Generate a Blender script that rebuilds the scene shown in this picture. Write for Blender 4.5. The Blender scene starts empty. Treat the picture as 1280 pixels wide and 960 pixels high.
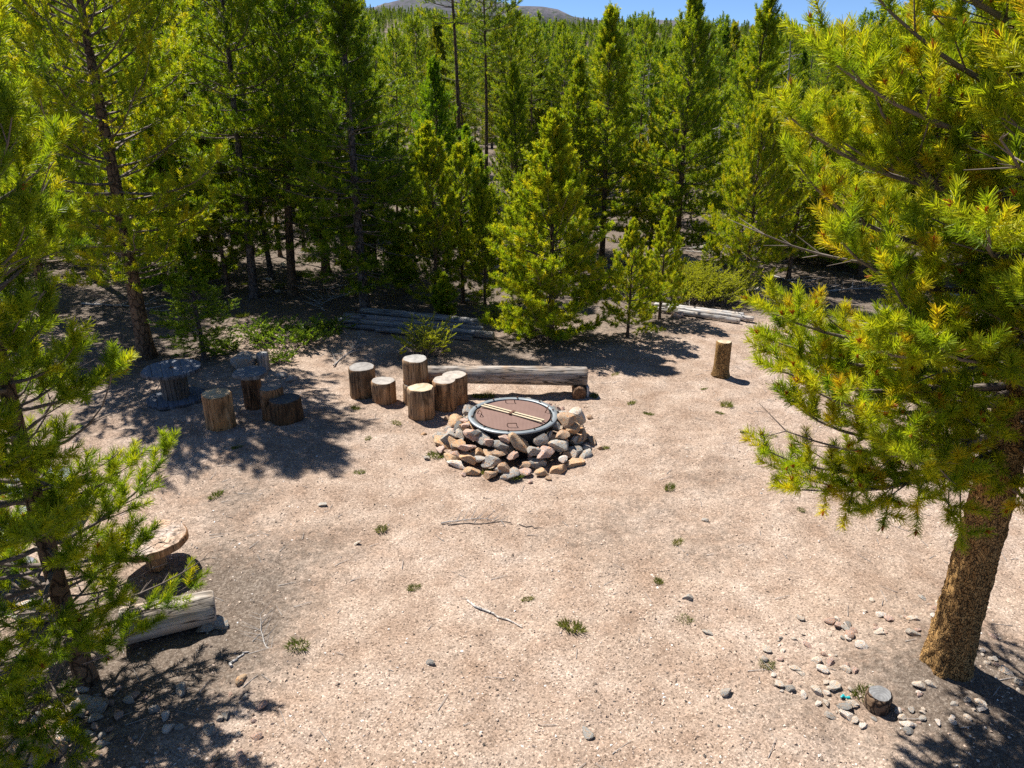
import bpy, math, random
import numpy as np
from mathutils import Vector, Matrix, Euler

SC = bpy.context.scene
COL = SC.collection
R_ = random.Random(7)
NR = np.random.default_rng(7)
PI = math.pi

# ------------------------------------------------------------------ camera geometry
TH = math.radians(21.4); FPX = 888.0; CAM_H = 3.4
CT, ST = math.cos(TH), math.sin(TH)
def ray(px, py):
    u = (px - 640) / FPX; v = (py - 480) / FPX
    return u, CT - v * ST, -ST - v * CT
def gp(px, py, z=0.0):
    u, y, d = ray(px, py); t = (CAM_H - z) / -d
    return u * t, y * t
def ppm(px, py, z=0.0):
    u, y, d = ray(px, py); return FPX / ((CAM_H - z) / -d)
def z_at(py, Y):
    u, y, d = ray(640, py); return CAM_H + d * Y / y

# ------------------------------------------------------------------ noise / terrain
def _h(ix, iy, s):
    a = np.sin(ix * 127.1 + iy * 311.7 + s * 74.7) * 43758.5453
    return a - np.floor(a)
def vnoise(x, y, s=0):
    x = np.asarray(x, float); y = np.asarray(y, float)
    ix = np.floor(x); iy = np.floor(y); fx = x - ix; fy = y - iy
    fx = fx * fx * (3 - 2 * fx); fy = fy * fy * (3 - 2 * fy)
    a = _h(ix, iy, s); b = _h(ix + 1, iy, s); c = _h(ix, iy + 1, s); d = _h(ix + 1, iy + 1, s)
    return (a * (1 - fx) + b * fx) * (1 - fy) + (c * (1 - fx) + d * fx) * fy - 0.5
def fbm(x, y, s=0, o=4):
    t = 0; a = 1.0; f = 1.0
    for k in range(o):
        t = t + a * vnoise(x * f + 17.3 * k, y * f - 9.1 * k, s + k); a *= .5; f *= 2.03
    return t
def sstep(a, b, x):
    t = np.clip((x - a) / (b - a), 0, 1); return t * t * (3 - 2 * t)
MOUNDS = []
def terr(x, y):
    x = np.asarray(x, float); y = np.asarray(y, float)
    near = 1 - sstep(9, 16, np.hypot(x, y - 7))
    z = 0.06 * fbm(x * .45, y * .45, 3, 3) + 0.026 * fbm(x * 3, y * 3, 9, 3) + 0.022 * fbm(x * 9, y * 9, 15, 2)
    z = z + (1 - near) * 0.35 * fbm(x * .13, y * .13, 21, 3)
    ridge = np.clip(77 - .05 * (x * 700 / np.maximum(y, 300) + 150), 30, 95)
    ridge = ridge + 9 * fbm(x * .006, y * .004, 31, 3)
    hill = ridge * sstep(40, 760, y) * (1 - .6 * sstep(780, 1700, y))
    z = z + hill
    for mx, my, mr, mh in MOUNDS:
        z = z + mh * np.exp(-((x - mx) ** 2 + (y - my) ** 2) / (mr * mr))
    return z
def gz(x, y): return float(terr(x, y))

# ------------------------------------------------------------------ object helpers
def tag(o, label=None, cat=None, group=None, kind=None):
    if label: o['label'] = label
    if cat: o['category'] = cat
    if group: o['group'] = group
    if kind: o['kind'] = kind
    return o
def empty(name, loc, rz=0.0):
    o = bpy.data.objects.new(name, None); COL.objects.link(o)
    o.empty_display_size = .1; o.location = loc; o.rotation_euler = (0, 0, rz); return o
def copy_tree(o, parent=None):
    c = o.copy(); COL.objects.link(c); c.parent = parent
    for ch in list(o.children): copy_tree(ch, c)
    return c

class MB:
    def __init__(s): s.v = []; s.f = []; s.m = []; s.t = []; s.n = 0
    def add(s, V, F, mat=0, tint=.5):
        V = np.asarray(V, np.float32).reshape(-1, 3); F = np.asarray(F, np.int32)
        s.v.append(V); s.f.append(F + s.n); s.m.append(np.full(len(F), mat, np.int32))
        s.t.append(np.broadcast_to(np.asarray(tint, np.float32), (len(V),))); s.n += len(V)
    def build(s, name, mats, parent=None, smooth=True, obj=True):
        me = bpy.data.meshes.new(name)
        V = np.concatenate(s.v); me.vertices.add(len(V)); me.vertices.foreach_set('co', V.ravel())
        lv = np.concatenate([f.ravel() for f in s.f])
        cnt = np.concatenate([np.full(len(f), f.shape[1], np.int32) for f in s.f])
        st = np.zeros(len(cnt), np.int32); st[1:] = np.cumsum(cnt)[:-1]
        me.loops.add(len(lv)); me.loops.foreach_set('vertex_index', lv.astype(np.int32))
        me.polygons.add(len(cnt)); me.polygons.foreach_set('loop_start', st); me.polygons.foreach_set('loop_total', cnt)
        me.polygons.foreach_set('material_index', np.concatenate(s.m))
        me.polygons.foreach_set('use_smooth', np.full(len(cnt), bool(smooth)))
        a = me.attributes.new('tint', 'FLOAT', 'POINT'); a.data.foreach_set('value', np.concatenate(s.t).astype(np.float32))
        for m in (mats if isinstance(mats, (list, tuple)) else [mats]): me.materials.append(m)
        me.update(calc_edges=True)
        if not obj: return me
        o = bpy.data.objects.new(name, me); COL.objects.link(o); o.parent = parent
        return o

def unit(a): return a / np.maximum(np.linalg.norm(a, axis=-1, keepdims=True), 1e-9)
def frames(D):
    ref = np.where(np.abs(D[..., 2:3]) < .9, np.array([0, 0, 1.]), np.array([1., 0, 0]))
    U = unit(np.cross(D, ref)); return U, np.cross(D, U)

def tube(mb, pts, rad, k=8, mat=0, tint=.5, cap=True, rn=None):
    P = np.asarray(pts, float); n = len(P); rad = np.broadcast_to(np.asarray(rad, float), (n,))
    D = unit(np.gradient(P, axis=0)); U = np.zeros_like(P); W = np.zeros_like(P)
    u, w = frames(D[:1]); u = u[0]
    for i in range(n):
        u = u - D[i] * np.dot(u, D[i]); u = u / np.linalg.norm(u); U[i] = u; W[i] = np.cross(D[i], u)
    a = np.arange(k) * 2 * PI / k
    rr = rad[:, None] * np.ones((1, k))
    if rn is not None: rr = rr * rn(np.arange(n)[:, None], a[None])
    V = P[:, None] + rr[..., None] * (np.cos(a)[None, :, None] * U[:, None] + np.sin(a)[None, :, None] * W[:, None])
    i = np.arange(n - 1)[:, None]; j = np.arange(k)[None]; jn = (j + 1) % k
    F = np.stack([i * k + j, i * k + jn, (i + 1) * k + jn, (i + 1) * k + j], -1).reshape(-1, 4)
    mb.add(V.reshape(-1, 3), F, mat, tint)
    if cap:
        for e, q in ((0, P[0]), (n - 1, P[-1])):
            ring = V[e]; VV = np.vstack([ring, q[None]]); t = np.arange(k)
            FF = np.stack([t, (t + 1) % k, np.full(k, k)], -1)
            mb.add(VV, FF if e else FF[:, ::-1], mat, tint)

def segs(mb, P0, P1, R0, R1, k=3, mat=0, tint=.5):
    P0 = np.asarray(P0, float); P1 = np.asarray(P1, float); N = len(P0)
    if N == 0: return
    D = unit(P1 - P0); U, W = frames(D); a = np.arange(k) * 2 * PI / k
    ring = np.cos(a)[None, :, None] * U[:, None] + np.sin(a)[None, :, None] * W[:, None]
    R0 = np.broadcast_to(R0, (N,)); R1 = np.broadcast_to(R1, (N,))
    V = np.concatenate([P0[:, None] + ring * R0[:, None, None], P1[:, None] + ring * R1[:, None, None]], 1)
    b = (np.arange(N) * 2 * k)[:, None]; j = np.arange(k)[None]; jn = (j + 1) % k
    F = np.stack([b + j, b + jn, b + k + jn, b + k + j], -1).reshape(-1, 4)
    mb.add(V.reshape(-1, 3), F, mat, tint)

def needles(mb, P0, P1, n, nl, nw, tint, lo=.6, hi=1.25, mat=0, up=.1, tmax=.83):
    P0 = np.asarray(P0, float); P1 = np.asarray(P1, float); N = len(P0)
    if N == 0: return
    A = P1 - P0; L = np.linalg.norm(A, axis=1, keepdims=True); A = A / L; U, W = frames(A)
    s = NR.random((N, n)) ** .8; ph = NR.random((N, n)) * 2 * PI
    ang = NR.uniform(lo, hi, (N, n)) * (1.05 - .42 * s)
    B = P0[:, None] + A[:, None] * (L[:, None] * s[..., None])
    rad = np.cos(ph)[..., None] * U[:, None] + np.sin(ph)[..., None] * W[:, None]
    D = A[:, None] * np.cos(ang)[..., None] + rad * np.sin(ang)[..., None]
    D[..., 2] += up; D = unit(D)
    S = unit(np.cross(D, NR.normal(size=(N, n, 3))))
    ln = nl * NR.uniform(.7, 1.15, (N, n, 1))
    w = nw * .5
    T = B + D * ln
    V = np.stack([B - S * w, B + S * w, T + S * w * .55, T - S * w * .55], 2).reshape(-1, 3)
    F = np.arange(N * n * 4).reshape(-1, 4)
    t = np.asarray(tint, float).reshape(-1, 1) + NR.normal(0, .07, (N, n)) + .12 * (s - .5)
    mb.add(V, F, mat, np.repeat(np.clip(t, 0, tmax).reshape(-1), 4))

# ------------------------------------------------------------------ materials
def newmat(name):
    m = bpy.data.materials.new(name); m.use_nodes = True
    nt = m.node_tree; nt.nodes.clear(); return m, nt
class NT:
    def __init__(s, name):
        s.m, s.t = newmat(name); s.out = s.n('ShaderNodeOutputMaterial')
    def n(s, typ, **kw):
        nd = s.t.nodes.new(typ)
        for k, v in kw.items(): setattr(nd, k, v)
        return nd
    def l(s, a, b): s.t.links.new(a, b)
    def coord(s, scale=(1, 1, 1), which='Object'):
        c = s.n('ShaderNodeTexCoord'); mp = s.n('ShaderNodeMapping'); mp.inputs['Scale'].default_value = scale
        s.l(c.outputs[which], mp.inputs[0]); return mp.outputs[0]
    def noise(s, vec, scale, detail=4, rough=.55, dist=0):
        x = s.n('ShaderNodeTexNoise'); x.inputs['Scale'].default_value = scale; x.inputs['Detail'].default_value = detail
        x.inputs['Roughness'].default_value = rough; x.inputs['Distortion'].default_value = dist
        s.l(vec, x.inputs['Vector']); return x.outputs['Fac']
    def vor(s, vec, scale, feature='F1', rnd=1.0):
        x = s.n('ShaderNodeTexVoronoi', feature=feature); x.inputs['Scale'].default_value = scale
        x.inputs['Randomness'].default_value = rnd
        s.l(vec, x.inputs['Vector']); return x
    def ramp(s, fac, stops, interp='LINEAR'):
        r = s.n('ShaderNodeValToRGB'); e = r.color_ramp.elements; r.color_ramp.interpolation = interp
        while len(e) > 1: e.remove(e[-1])
        e[0].position = stops[0][0]; e[0].color = (*stops[0][1], 1)
        for p, c in stops[1:]:
            q = e.new(p); q.color = (*c, 1)
        s.l(fac, r.inputs[0]); return r.outputs[0]
    def val(s, fac, a, b):
        return s.ramp(fac, [(a, (0, 0, 0)), (b, (1, 1, 1))])
    def mix(s, fac, a, b, mode='MIX'):
        x = s.n('ShaderNodeMix', data_type='RGBA', blend_type=mode)
        for sock, v in ((x.inputs[0], fac), (x.inputs[6], a), (x.inputs[7], b)):
            if isinstance(v, (int, float)): sock.default_value = v
            elif isinstance(v, tuple): sock.default_value = (*v, 1)
            else: s.l(v, sock)
        return x.outputs[2]
    def math(s, op, a, b=0.0):
        x = s.n('ShaderNodeMath', operation=op)
        for sock, v in ((x.inputs[0], a), (x.inputs[1], b)):
            if isinstance(v, (int, float)): sock.default_value = v
            else: s.l(v, sock)
        return x.outputs[0]
    def bump(s, h, st=.5, dist=.01, prev=None):
        b = s.n('ShaderNodeBump'); b.inputs['Strength'].default_value = st; b.inputs['Distance'].default_value = dist
        s.l(h, b.inputs['Height'])
        if prev is not None: s.l(prev, b.inputs['Normal'])
        return b.outputs[0]
    def attr(s, name):
        a = s.n('ShaderNodeAttribute'); a.attribute_name = name; return a.outputs['Fac']
    def done(s, col, rough=.85, nrm=None, spec=.25, metal=0.0):
        p = s.n('ShaderNodeBsdfPrincipled')
        if isinstance(col, tuple): p.inputs['Base Color'].default_value = (*col, 1)
        else: s.l(col, p.inputs['Base Color'])
        if isinstance(rough, (int, float)): p.inputs['Roughness'].default_value = rough
        else: s.l(rough, p.inputs['Roughness'])
        p.inputs['Specular IOR Level'].default_value = spec; p.inputs['Metallic'].default_value = metal
        if nrm is not None: s.l(nrm, p.inputs['Normal'])
        s.l(p.outputs[0], s.out.inputs[0]); s.p = p; return s.m

def mat_needle(name, stops, trans=.35, tcol=1.7):
    t = NT(name); oi = t.n('ShaderNodeObjectInfo')
    c = t.ramp(t.attr('tint'), stops); c = t.mix(1.0, c, oi.outputs['Color'], 'MULTIPLY')
    p = t.n('ShaderNodeBsdfPrincipled'); t.l(c, p.inputs['Base Color']); p.inputs['Roughness'].default_value = .5
    p.inputs['Specular IOR Level'].default_value = .3
    tr = t.n('ShaderNodeBsdfTranslucent'); c2 = t.mix(1.0, c, (tcol * 1.05, tcol, tcol * .6), 'MULTIPLY'); t.l(c2, tr.inputs[0])
    mx = t.n('ShaderNodeMixShader'); mx.inputs[0].default_value = trans
    t.l(p.outputs[0], mx.inputs[1]); t.l(tr.outputs[0], mx.inputs[2]); t.l(mx.outputs[0], t.out.inputs[0]); return t.m
NEEDLE = mat_needle('pine_needles', [(0, (.04, .085, .008)), (.25, (.11, .185, .008)), (.5, (.24, .32, .010)),
                                     (.75, (.41, .41, .012)), (.92, (.50, .36, .014)), (1, (.36, .13, .02))], .42, 1.7)
JUNI = mat_needle('juniper_foliage', [(0, (.09, .13, .012)), (.5, (.24, .30, .018)), (1, (.42, .42, .03))], .4)
LEAF = mat_needle('bush_leaves', [(0, (.05, .10, .012)), (.5, (.13, .21, .018)), (1, (.26, .32, .03))], .4)
GRASSM = mat_needle('grass_blades', [(0, (.06, .085, .015)), (.5, (.12, .15, .02)), (.8, (.22, .2, .06)), (1, (.3, .24, .12))], .3)

def mat_bark(name, c0, c1, c2, sc=14, st=.8, dist=.015):
    t = NT(name); v = t.coord((1, 1, .5)); v2 = t.coord((1, 1, 1))
    d = t.n('ShaderNodeTexNoise'); d.inputs['Scale'].default_value = 9; t.l(v2, d.inputs['Vector'])
    dv = t.mix(.12, v, d.outputs['Color'], 'ADD')
    vo = t.vor(dv, sc, 'F1'); cr = t.vor(dv, sc, 'DISTANCE_TO_EDGE')
    edge = t.val(cr.outputs['Distance'], .0, .11)
    cell = t.n('ShaderNodeSeparateColor'); t.l(vo.outputs['Color'], cell.inputs[0])
    col = t.ramp(cell.outputs[0], [(0, c1), (.5, c2), (1, c1)])
    col = t.mix(t.noise(v2, 38, 5), col, t.mix(1.0, col, (.55, .55, .6), 'MULTIPLY'))
    col = t.mix(edge, c0, col)
    col = t.mix(t.math('MULTIPLY', t.val(t.noise(t.coord((5, 5, 1.6)), 1.0, 4, .6), .48, .7), .6), col, t.mix(1.0, col, (.42, .42, .46), 'MULTIPLY'))
    h = t.math('ADD', edge, t.math('MULTIPLY', t.noise(v2, 60, 6, .7), .7)); h = t.math('ADD', h, t.math('MULTIPLY', cell.outputs[1], .6))
    return t.done(col, .9, t.bump(h, st, dist), .15)
BARK = mat_bark('pine_bark', (.035, .024, .018), (.17, .115, .075), (.26, .17, .10))
BARKW = mat_bark('warm_pine_bark', (.045, .025, .012), (.36, .20, .07), (.58, .35, .13), 66, 1.0, .012)
BARKD = mat_bark('grey_pine_bark', (.03, .026, .024), (.13, .105, .09), (.2, .17, .15))

def mat_wood(name, c0, c1, c2, rough=.8, sc=1.0):
    t = NT(name); v = t.coord((22 * sc, 22 * sc, 1.6 * sc)); v2 = t.coord()
    a = t.noise(v, 1.0, 7, .65, .6); b = t.noise(v2, 5, 4)
    col = t.ramp(a, [(.28, c0), (.5, c1), (.72, c2)])
    oi = t.n('ShaderNodeObjectInfo')
    dark = t.val(t.noise(t.coord((9, 9, 2.2)), 1.0, 5, .6, 1.2), .5, .68)
    col = t.mix(t.math('MULTIPLY', dark, .75), col, tuple(x * .22 for x in c0))
    col = t.mix(t.val(b, .45, .75), col, t.mix(1.0, col, (1.25, 1.0, .75), 'MULTIPLY'))
    cn = t.noise(t.coord((13, 13, .9)), 1.0, 3, .5, .8); crk = t.math('SUBTRACT', 1.0, t.val(t.math('ABSOLUTE', t.math('SUBTRACT', cn, .5)), .004, .018))
    col = t.mix(t.math('MULTIPLY', crk, .85), col, tuple(x * .12 for x in c0))
    col = t.mix(1.0, col, oi.outputs['Color'], 'MULTIPLY')
    h = t.math('ADD', a, t.math('MULTIPLY', t.noise(v, 3.0, 4), .4)); h = t.math('SUBTRACT', h, crk)
    return t.done(col, rough, t.bump(h, .7, .012), .2)
LOGSIDE = mat_wood('weathered_log_side', (.10, .06, .035), (.30, .19, .105), (.50, .35, .22))
GREYLOG = mat_wood('silver_grey_log', (.13, .11, .09), (.34, .30, .26), (.50, .46, .41))
POLEM = mat_wood('grey_peeled_pole', (.12, .12, .12), (.26, .26, .26), (.40, .40, .39))
PALEPOLE = mat_wood('bleached_pole', (.25, .24, .23), (.48, .46, .44), (.62, .60, .57))
def mat_end(name, c0, c1):
    t = NT(name); v = t.coord((1, 1, .05)); c = t.n('ShaderNodeVectorMath', operation='LENGTH')
    wv = t.n('ShaderNodeTexNoise'); wv.inputs['Scale'].default_value = 6; t.l(v, wv.inputs['Vector'])
    vd = t.mix(.05, v, wv.outputs['Color'], 'ADD'); t.l(vd, c.inputs[0])
    rings = t.math('SINE', t.math('MULTIPLY', c.outputs['Value'], 420.0)); rings = t.math('MULTIPLY_ADD', rings, .5)
    oi = t.n('ShaderNodeObjectInfo')
    col = t.mix(t.val(t.noise(v, 14, 6, .7), .3, .7), tuple(x * .62 for x in c0), c1)
    col = t.mix(t.math('MULTIPLY', t.val(rings, -.2, .6), .35), col, tuple(x * .5 for x in c0))
    # radial cracks
    sx = t.n('ShaderNodeSeparateXYZ'); t.l(v, sx.inputs[0]); an = t.math('ARCTAN2', sx.outputs[1], sx.outputs[0])
    cb = t.n('ShaderNodeCombineXYZ'); t.l(an, cb.inputs[0])
    ck = t.val(t.noise(cb.outputs[0], 3.2, 2), .69, .72)
    col = t.mix(t.math('MULTIPLY', ck, .8), col, (.03, .025, .02))
    col = t.mix(1.0, col, oi.outputs['Color'], 'MULTIPLY')
    return t.done(col, .75, t.bump(rings, .25, .003), .25)
ENDGREY = mat_end('grey_end_grain', (.32, .31, .30), (.48, .465, .44))
ENDWARM = mat_end('fresh_end_grain', (.46, .34, .20), (.68, .56, .40))

def mat_rock():
    t = NT('rock'); v = t.coord(); oi = t.n('ShaderNodeObjectInfo')
    rv = t.n('ShaderNodeVectorMath', operation='ADD'); t.l(v, rv.inputs[0])
    cx = t.n('ShaderNodeCombineXYZ'); t.l(t.math('MULTIPLY', oi.outputs['Random'], 37.0), cx.inputs[0]); t.l(cx.outputs[0], rv.inputs[1])
    v = rv.outputs[0]
    n1 = t.noise(v, 9, 6, .65); n2 = t.noise(v, 45, 5, .7); n3 = t.noise(v, 3.5, 3)
    col = t.mix(1.0, t.ramp(n1, [(.3, (.5, .46, .42)), (.5, (1, 1, 1)), (.7, (1.35, 1.3, 1.22))]), oi.outputs['Color'], 'MULTIPLY')
    col = t.mix(t.val(n3, .5, .64), col, t.mix(1.0, col, (1.35, .95, .66), 'MULTIPLY'))
    col = t.mix(t.math('MULTIPLY', t.val(n2, .56, .66), .55), col, (.09, .09, .085))
    col = t.mix(t.math('MULTIPLY', t.val(t.noise(v, 17, 3), .62, .68), .6), col, (.42, .43, .36))
    h = t.math('ADD', n1, t.math('MULTIPLY', n2, .5))
    return t.done(col, .88, t.bump(h, .8, .02), .25)
ROCK = mat_rock()
def mat_gravel():
    t = NT('gravel_grains')
    c = t.ramp(t.attr('tint'), [(0, (.06, .055, .05)), (.15, (.17, .13, .10)), (.4, (.38, .28, .21)), (.7, (.50, .39, .31)), (.9, (.62, .55, .48)), (1, (.78, .75, .70))])
    return t.done(c, .85, None, .25)
GRAVEL = mat_gravel()
def mat_ground():
    t = NT('granite_grit_ground'); v = t.coord((1, 1, 1))
    n1 = t.noise(v, .8, 7, .62); n2 = t.noise(v, 3.2, 6, .62); n3 = t.noise(v, 70, 5, .7); n4 = t.noise(v, 17, 4)
    col = t.ramp(n1, [(.3, (.35, .272, .212)), (.5, (.415, .332, .266)), (.7, (.46, .378, .314))])
    col = t.mix(t.val(n2, .35, .7), t.mix(1.0, col, (.76, .70, .66), 'MULTIPLY'), col)
    vo = t.vor(v, 95); sc = t.n('ShaderNodeSeparateColor'); t.l(vo.outputs['Color'], sc.inputs[0])
    col = t.mix(1.0, col, t.ramp(sc.outputs[0], [(0, (.42, .40, .38)), (.16, (.8, .78, .76)), (.6, (1.02, 1, .98)), (.88, (1.2, 1.17, 1.15)), (1, (1.55, 1.55, 1.55))]), 'MULTIPLY')
    col = t.mix(t.math('MULTIPLY', t.val(n3, .4, .65), .35), col, t.mix(1.0, col, (.62, .58, .55), 'MULTIPLY'))
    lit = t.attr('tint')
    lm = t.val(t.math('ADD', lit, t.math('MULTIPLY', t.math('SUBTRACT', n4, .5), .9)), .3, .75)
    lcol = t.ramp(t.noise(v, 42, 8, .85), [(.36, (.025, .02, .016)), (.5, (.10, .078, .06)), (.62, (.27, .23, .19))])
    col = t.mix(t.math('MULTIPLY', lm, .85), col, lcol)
    h = t.math('ADD', t.math('MULTIPLY', n3, .5), t.math('ADD', t.math('MULTIPLY', sc.outputs[0], .35), t.math('MULTIPLY', n4, .8)))
    return t.done(col, .95, t.bump(h, .8, .022), .12)
GROUND = mat_ground()
def mat_simple(name, c, rough=.7, metal=0.0, var=.3, scale=12, bump=0.0, spec=.3):
    t = NT(name); v = t.coord(); n = t.noise(v, scale, 5, .6)
    col = t.mix(n, tuple(x * (1 - var) for x in c), tuple(min(1, x * (1 + var)) for x in c))
    return t.done(col, rough, t.bump(n, bump, .01) if bump else None, spec, metal)
RIM = mat_simple('galvanised_steel_rim', (.21, .235, .25), .45, .35, .2, 9)
HANDLE = mat_simple('rusty_wire', (.11, .055, .035), .7, .3)
BAR = mat_simple('tan_metal_bar', (.50, .42, .29), .5, .1, .2, 25)
DRUM = mat_simple('sooty_steel', (.05, .045, .042), .8, .2)
TEAL = mat_simple('teal_plastic', (.02, .32, .34), .4)
def mat_mesh():
    t = NT('rusty_spark_mesh'); v = t.coord()
    n = t.noise(v, 7, 4)
    w1 = t.n('ShaderNodeTexWave'); w1.inputs['Scale'].default_value = 22; t.l(v, w1.inputs['Vector'])
    w2 = t.n('ShaderNodeTexWave', bands_direction='Y'); w2.inputs['Scale'].default_value = 22; t.l(v, w2.inputs['Vector'])
    g = t.math('MAXIMUM', w1.outputs['Fac'], w2.outputs['Fac'])
    col = t.mix(n, (.165, .105, .085), (.25, .16, .132)); col = t.mix(t.val(g, .3, .95), t.mix(1.0, col, (.6, .55, .55), 'MULTIPLY'), col)
    return t.done(col, .75, t.bump(g, .5, .003), .25, .15)
MESHM = mat_mesh()
def mat_mountain():
    t = NT('hazed_bare_mountain'); v = t.coord()
    n = t.noise(v, .006, 7, .65); n2 = t.noise(v, .03, 5, .7)
    col = t.ramp(n, [(.35, (.075, .075, .09)), (.5, (.11, .105, .125)), (.65, (.15, .14, .155))])  # grey-mauve bare slope, with slight distance haze put into the colour
    col = t.mix(t.val(n2, .5, .6), col, (.06, .075, .06)); col = t.mix(t.math('MULTIPLY', t.val(t.noise(v, .09, 4, .8), .5, .6), .6), col, (.05, .06, .055))
    return t.done(col, 1.0, None, .05)
def mat_far():
    t = NT('far_conifer'); c = t.ramp(t.attr('tint'), [(0, (.07, .11, .012)), (.5, (.15, .19, .014)), (.9, (.25, .26, .018)), (.95, (.22, .20, .18)), (1, (.25, .23, .21))])
    t.done(c, .8, None, .1); tr = t.n('ShaderNodeBsdfTranslucent'); t.l(t.mix(1.0, c, (1.6, 1.6, 1.0), 'MULTIPLY'), tr.inputs[0]); mx = t.n('ShaderNodeMixShader'); mx.inputs[0].default_value = .45
    t.l(t.p.outputs[0], mx.inputs[1]); t.l(tr.outputs[0], mx.inputs[2]); t.l(mx.outputs[0], t.out.inputs[0]); return t.m

# ------------------------------------------------------------------ pines
def pine(seed, H, cb, R, prof, dz=.3, nb=5, rt=.09, lean=(0, 0), e0=-5, e1=50, curl=35, ts=.13, sh=.13, nn=24, nl=.055, nw=.007,
         tint=.45, tvar=.13, dead=0.0, bare=.28, low_dead=0, bark=None, k=8, ks=3, fork=None, flake=0.0, buds=0.0, tring=16, azfun=None, gap=1.0, both=.85, fl=.45, nlo=.6, nhi=1.25, tap=.85, Lmax=9, low_z=.35, extra=()):
    rg = random.Random(seed)
    S0 = []; S1 = []; T0 = []; T1 = []; TR0 = []; TR1 = []; D0 = []; D1 = []; DR0 = []; DR1 = []
    wob = [rg.uniform(0, 6.28) for _ in range(4)]
    def tp(z):
        q = z / H
        return Vector((lean[0] * q ** 1.3 + .012 * H * math.sin(wob[0] + 3.1 * q) * q + .006 * H * math.sin(wob[1] + 8 * q) * q,
                       lean[1] * q ** 1.3 + .012 * H * math.sin(wob[2] + 2.7 * q) * q, z))
    def tr_(z): return rt * (max(0, 1 - z / H)) ** tap + .006 + rt * fl * math.exp(-z / (rt * 1.6))
    def dirv(a, e): return Vector((math.cos(e) * math.cos(a), math.cos(e) * math.sin(a), math.sin(e)))
    def twig(p, a, e, l):
        d = dirv(a, e)
        if l <= 1.7 * sh:
            S0.append(p); S1.append(p + d * l); return
        q = p + d * (l - sh); T0.append(p); T1.append(q); TR0.append(.0035 + .003 * l); TR1.append(.003)
        S0.append(q - d * sh * .35); S1.append(p + d * l)
        s = .22 * l; sd = rg.choice((-1, 1))
        while s < l - sh * .4:
            b = p + d * s; S0.append(b)
            S1.append(b + dirv(a + sd * rg.uniform(.5, 1.1), e + rg.uniform(.15, 1.15)) * sh * rg.uniform(.65, 1.1)); sd = -sd
            s += sh * rg.uniform(.32, .6) * gap
    def branch(p, az, L, e, isdead, r0):
        n = max(3, int(L / ts)); st = L / n; cu = math.radians(curl) * rg.uniform(.5, 1.3); side = rg.choice((-1, 1))
        for i in range(n):
            s = (i + 1) / n; el = e + cu * s ** 1.6; az += rg.gauss(0, .09); d = dirv(az, el); q = p + d * st
            ra = r0 * (1 - .8 * i / n); rb = r0 * (1 - .8 * (i + 1) / n)
            if isdead:
                D0.append(p); D1.append(q); DR0.append(ra * .8); DR1.append(rb * .8)
                if s > .25:
                    for _ in range(2):
                        a2 = az + rg.choice((-1, 1)) * rg.uniform(.4, 1.1); l2 = L * rg.uniform(.1, .32) * (1.1 - s * .6)
                        D0.append(q); D1.append(q + dirv(a2, el + rg.uniform(-.5, .4)) * l2); DR0.append(.004); DR1.append(.0015)
            else:
                T0.append(p); T1.append(q); TR0.append(ra); TR1.append(rb)
                if s > bare:
                    for sd in (side, -side) if rg.random() < both else (side,):
                        l2 = (.40 * L * (1.1 - s) + sh * .9) * rg.uniform(.6, 1.2)
                        twig(q, az + sd * rg.uniform(.55, 1.1), el + rg.uniform(-.12, .38), l2)
                    if rg.random() < .8: twig(q, az + rg.uniform(-.6, .6), el + rg.uniform(.4, .9), sh * rg.uniform(.8, 1.2))
                side = -side
            p = q
        if not isdead: twig(p, az, el + .1, sh * 1.2)
    z = cb
    while z < H * .975:
        t = (z - cb) / (H - cb); a0 = rg.uniform(0, 6.28)
        for j in range(nb):
            zz = min(H * .98, z + rg.uniform(-.4, .4) * dz); az = a0 + j * 2 * PI / nb + rg.uniform(-.4, .4)
            L = max(.09, R * prof(t) * rg.uniform(.6, 1.15))
            if azfun: L *= azfun(az, zz)
            L = min(L, Lmax * rg.uniform(.85, 1.05))
            e = math.radians(e0 + (e1 - e0) * t ** 1.2 + rg.gauss(0, 7))
            branch(tp(zz), az, L, e, rg.random() < dead, .008 * L + .005 + rt * .05)
        z += dz * (1 - .4 * t)
    for (zz, az, L, e) in extra: branch(tp(zz), az, L, math.radians(e), False, .008 * L + .005 + rt * .05)
    for j in range(low_dead):
        zz = rg.uniform(low_z, max(low_z + .1, cb * 1.15)); branch(tp(zz), rg.uniform(0, 6.28), R * rg.uniform(.25, .75), math.radians(rg.uniform(-25, 12)), True, .010)
    S0.append(tp(H - sh)); S1.append(tp(H) + Vector((0, 0, sh * .8)))
    tr = MB(); nz = 34 if flake else 18
    zs = [H * (i / (nz - 1)) ** 1.35 for i in range(nz)]
    zs = [-.12] + zs
    rn = None
    if flake:
        def rn(i, a): return 1 + .38 * np.exp(-i * .018 / .11) * (.5 + .5 * np.sin(5 * a + .6 + np.sin(2 * a))) + flake * (vnoise(a * 8, i * .22, 5) * 1.3 + vnoise(a * 17, i * .6, 6) + .6 * vnoise(a * 16, i * 4.1, 8)) + .05 * np.sin(a * 3 + 1)
    if flake:
        zs = [-.15] + list(np.concatenate([np.arange(0, 1.5, .018), np.linspace(1.5, H, 50)]))
    tube(tr, [tp(max(z, 0)) + Vector((0, 0, min(z, 0))) for z in zs], [tr_(max(z, 0)) for z in zs], tring if not flake else 72, 0, .5, True, rn)
    segs(tr, T0, T1, TR0, TR1, ks, 1)
    if D0: segs(tr, D0, D1, DR0, DR1, ks, 1)
    cr = MB(); N = len(S0); print('pine', seed, N, N * nn)
    S0 = np.array([tuple(q) for q in S0]); S1 = np.array([tuple(q) for q in S1])
    tt = tint + NR.normal(0, tvar, N)
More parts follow.
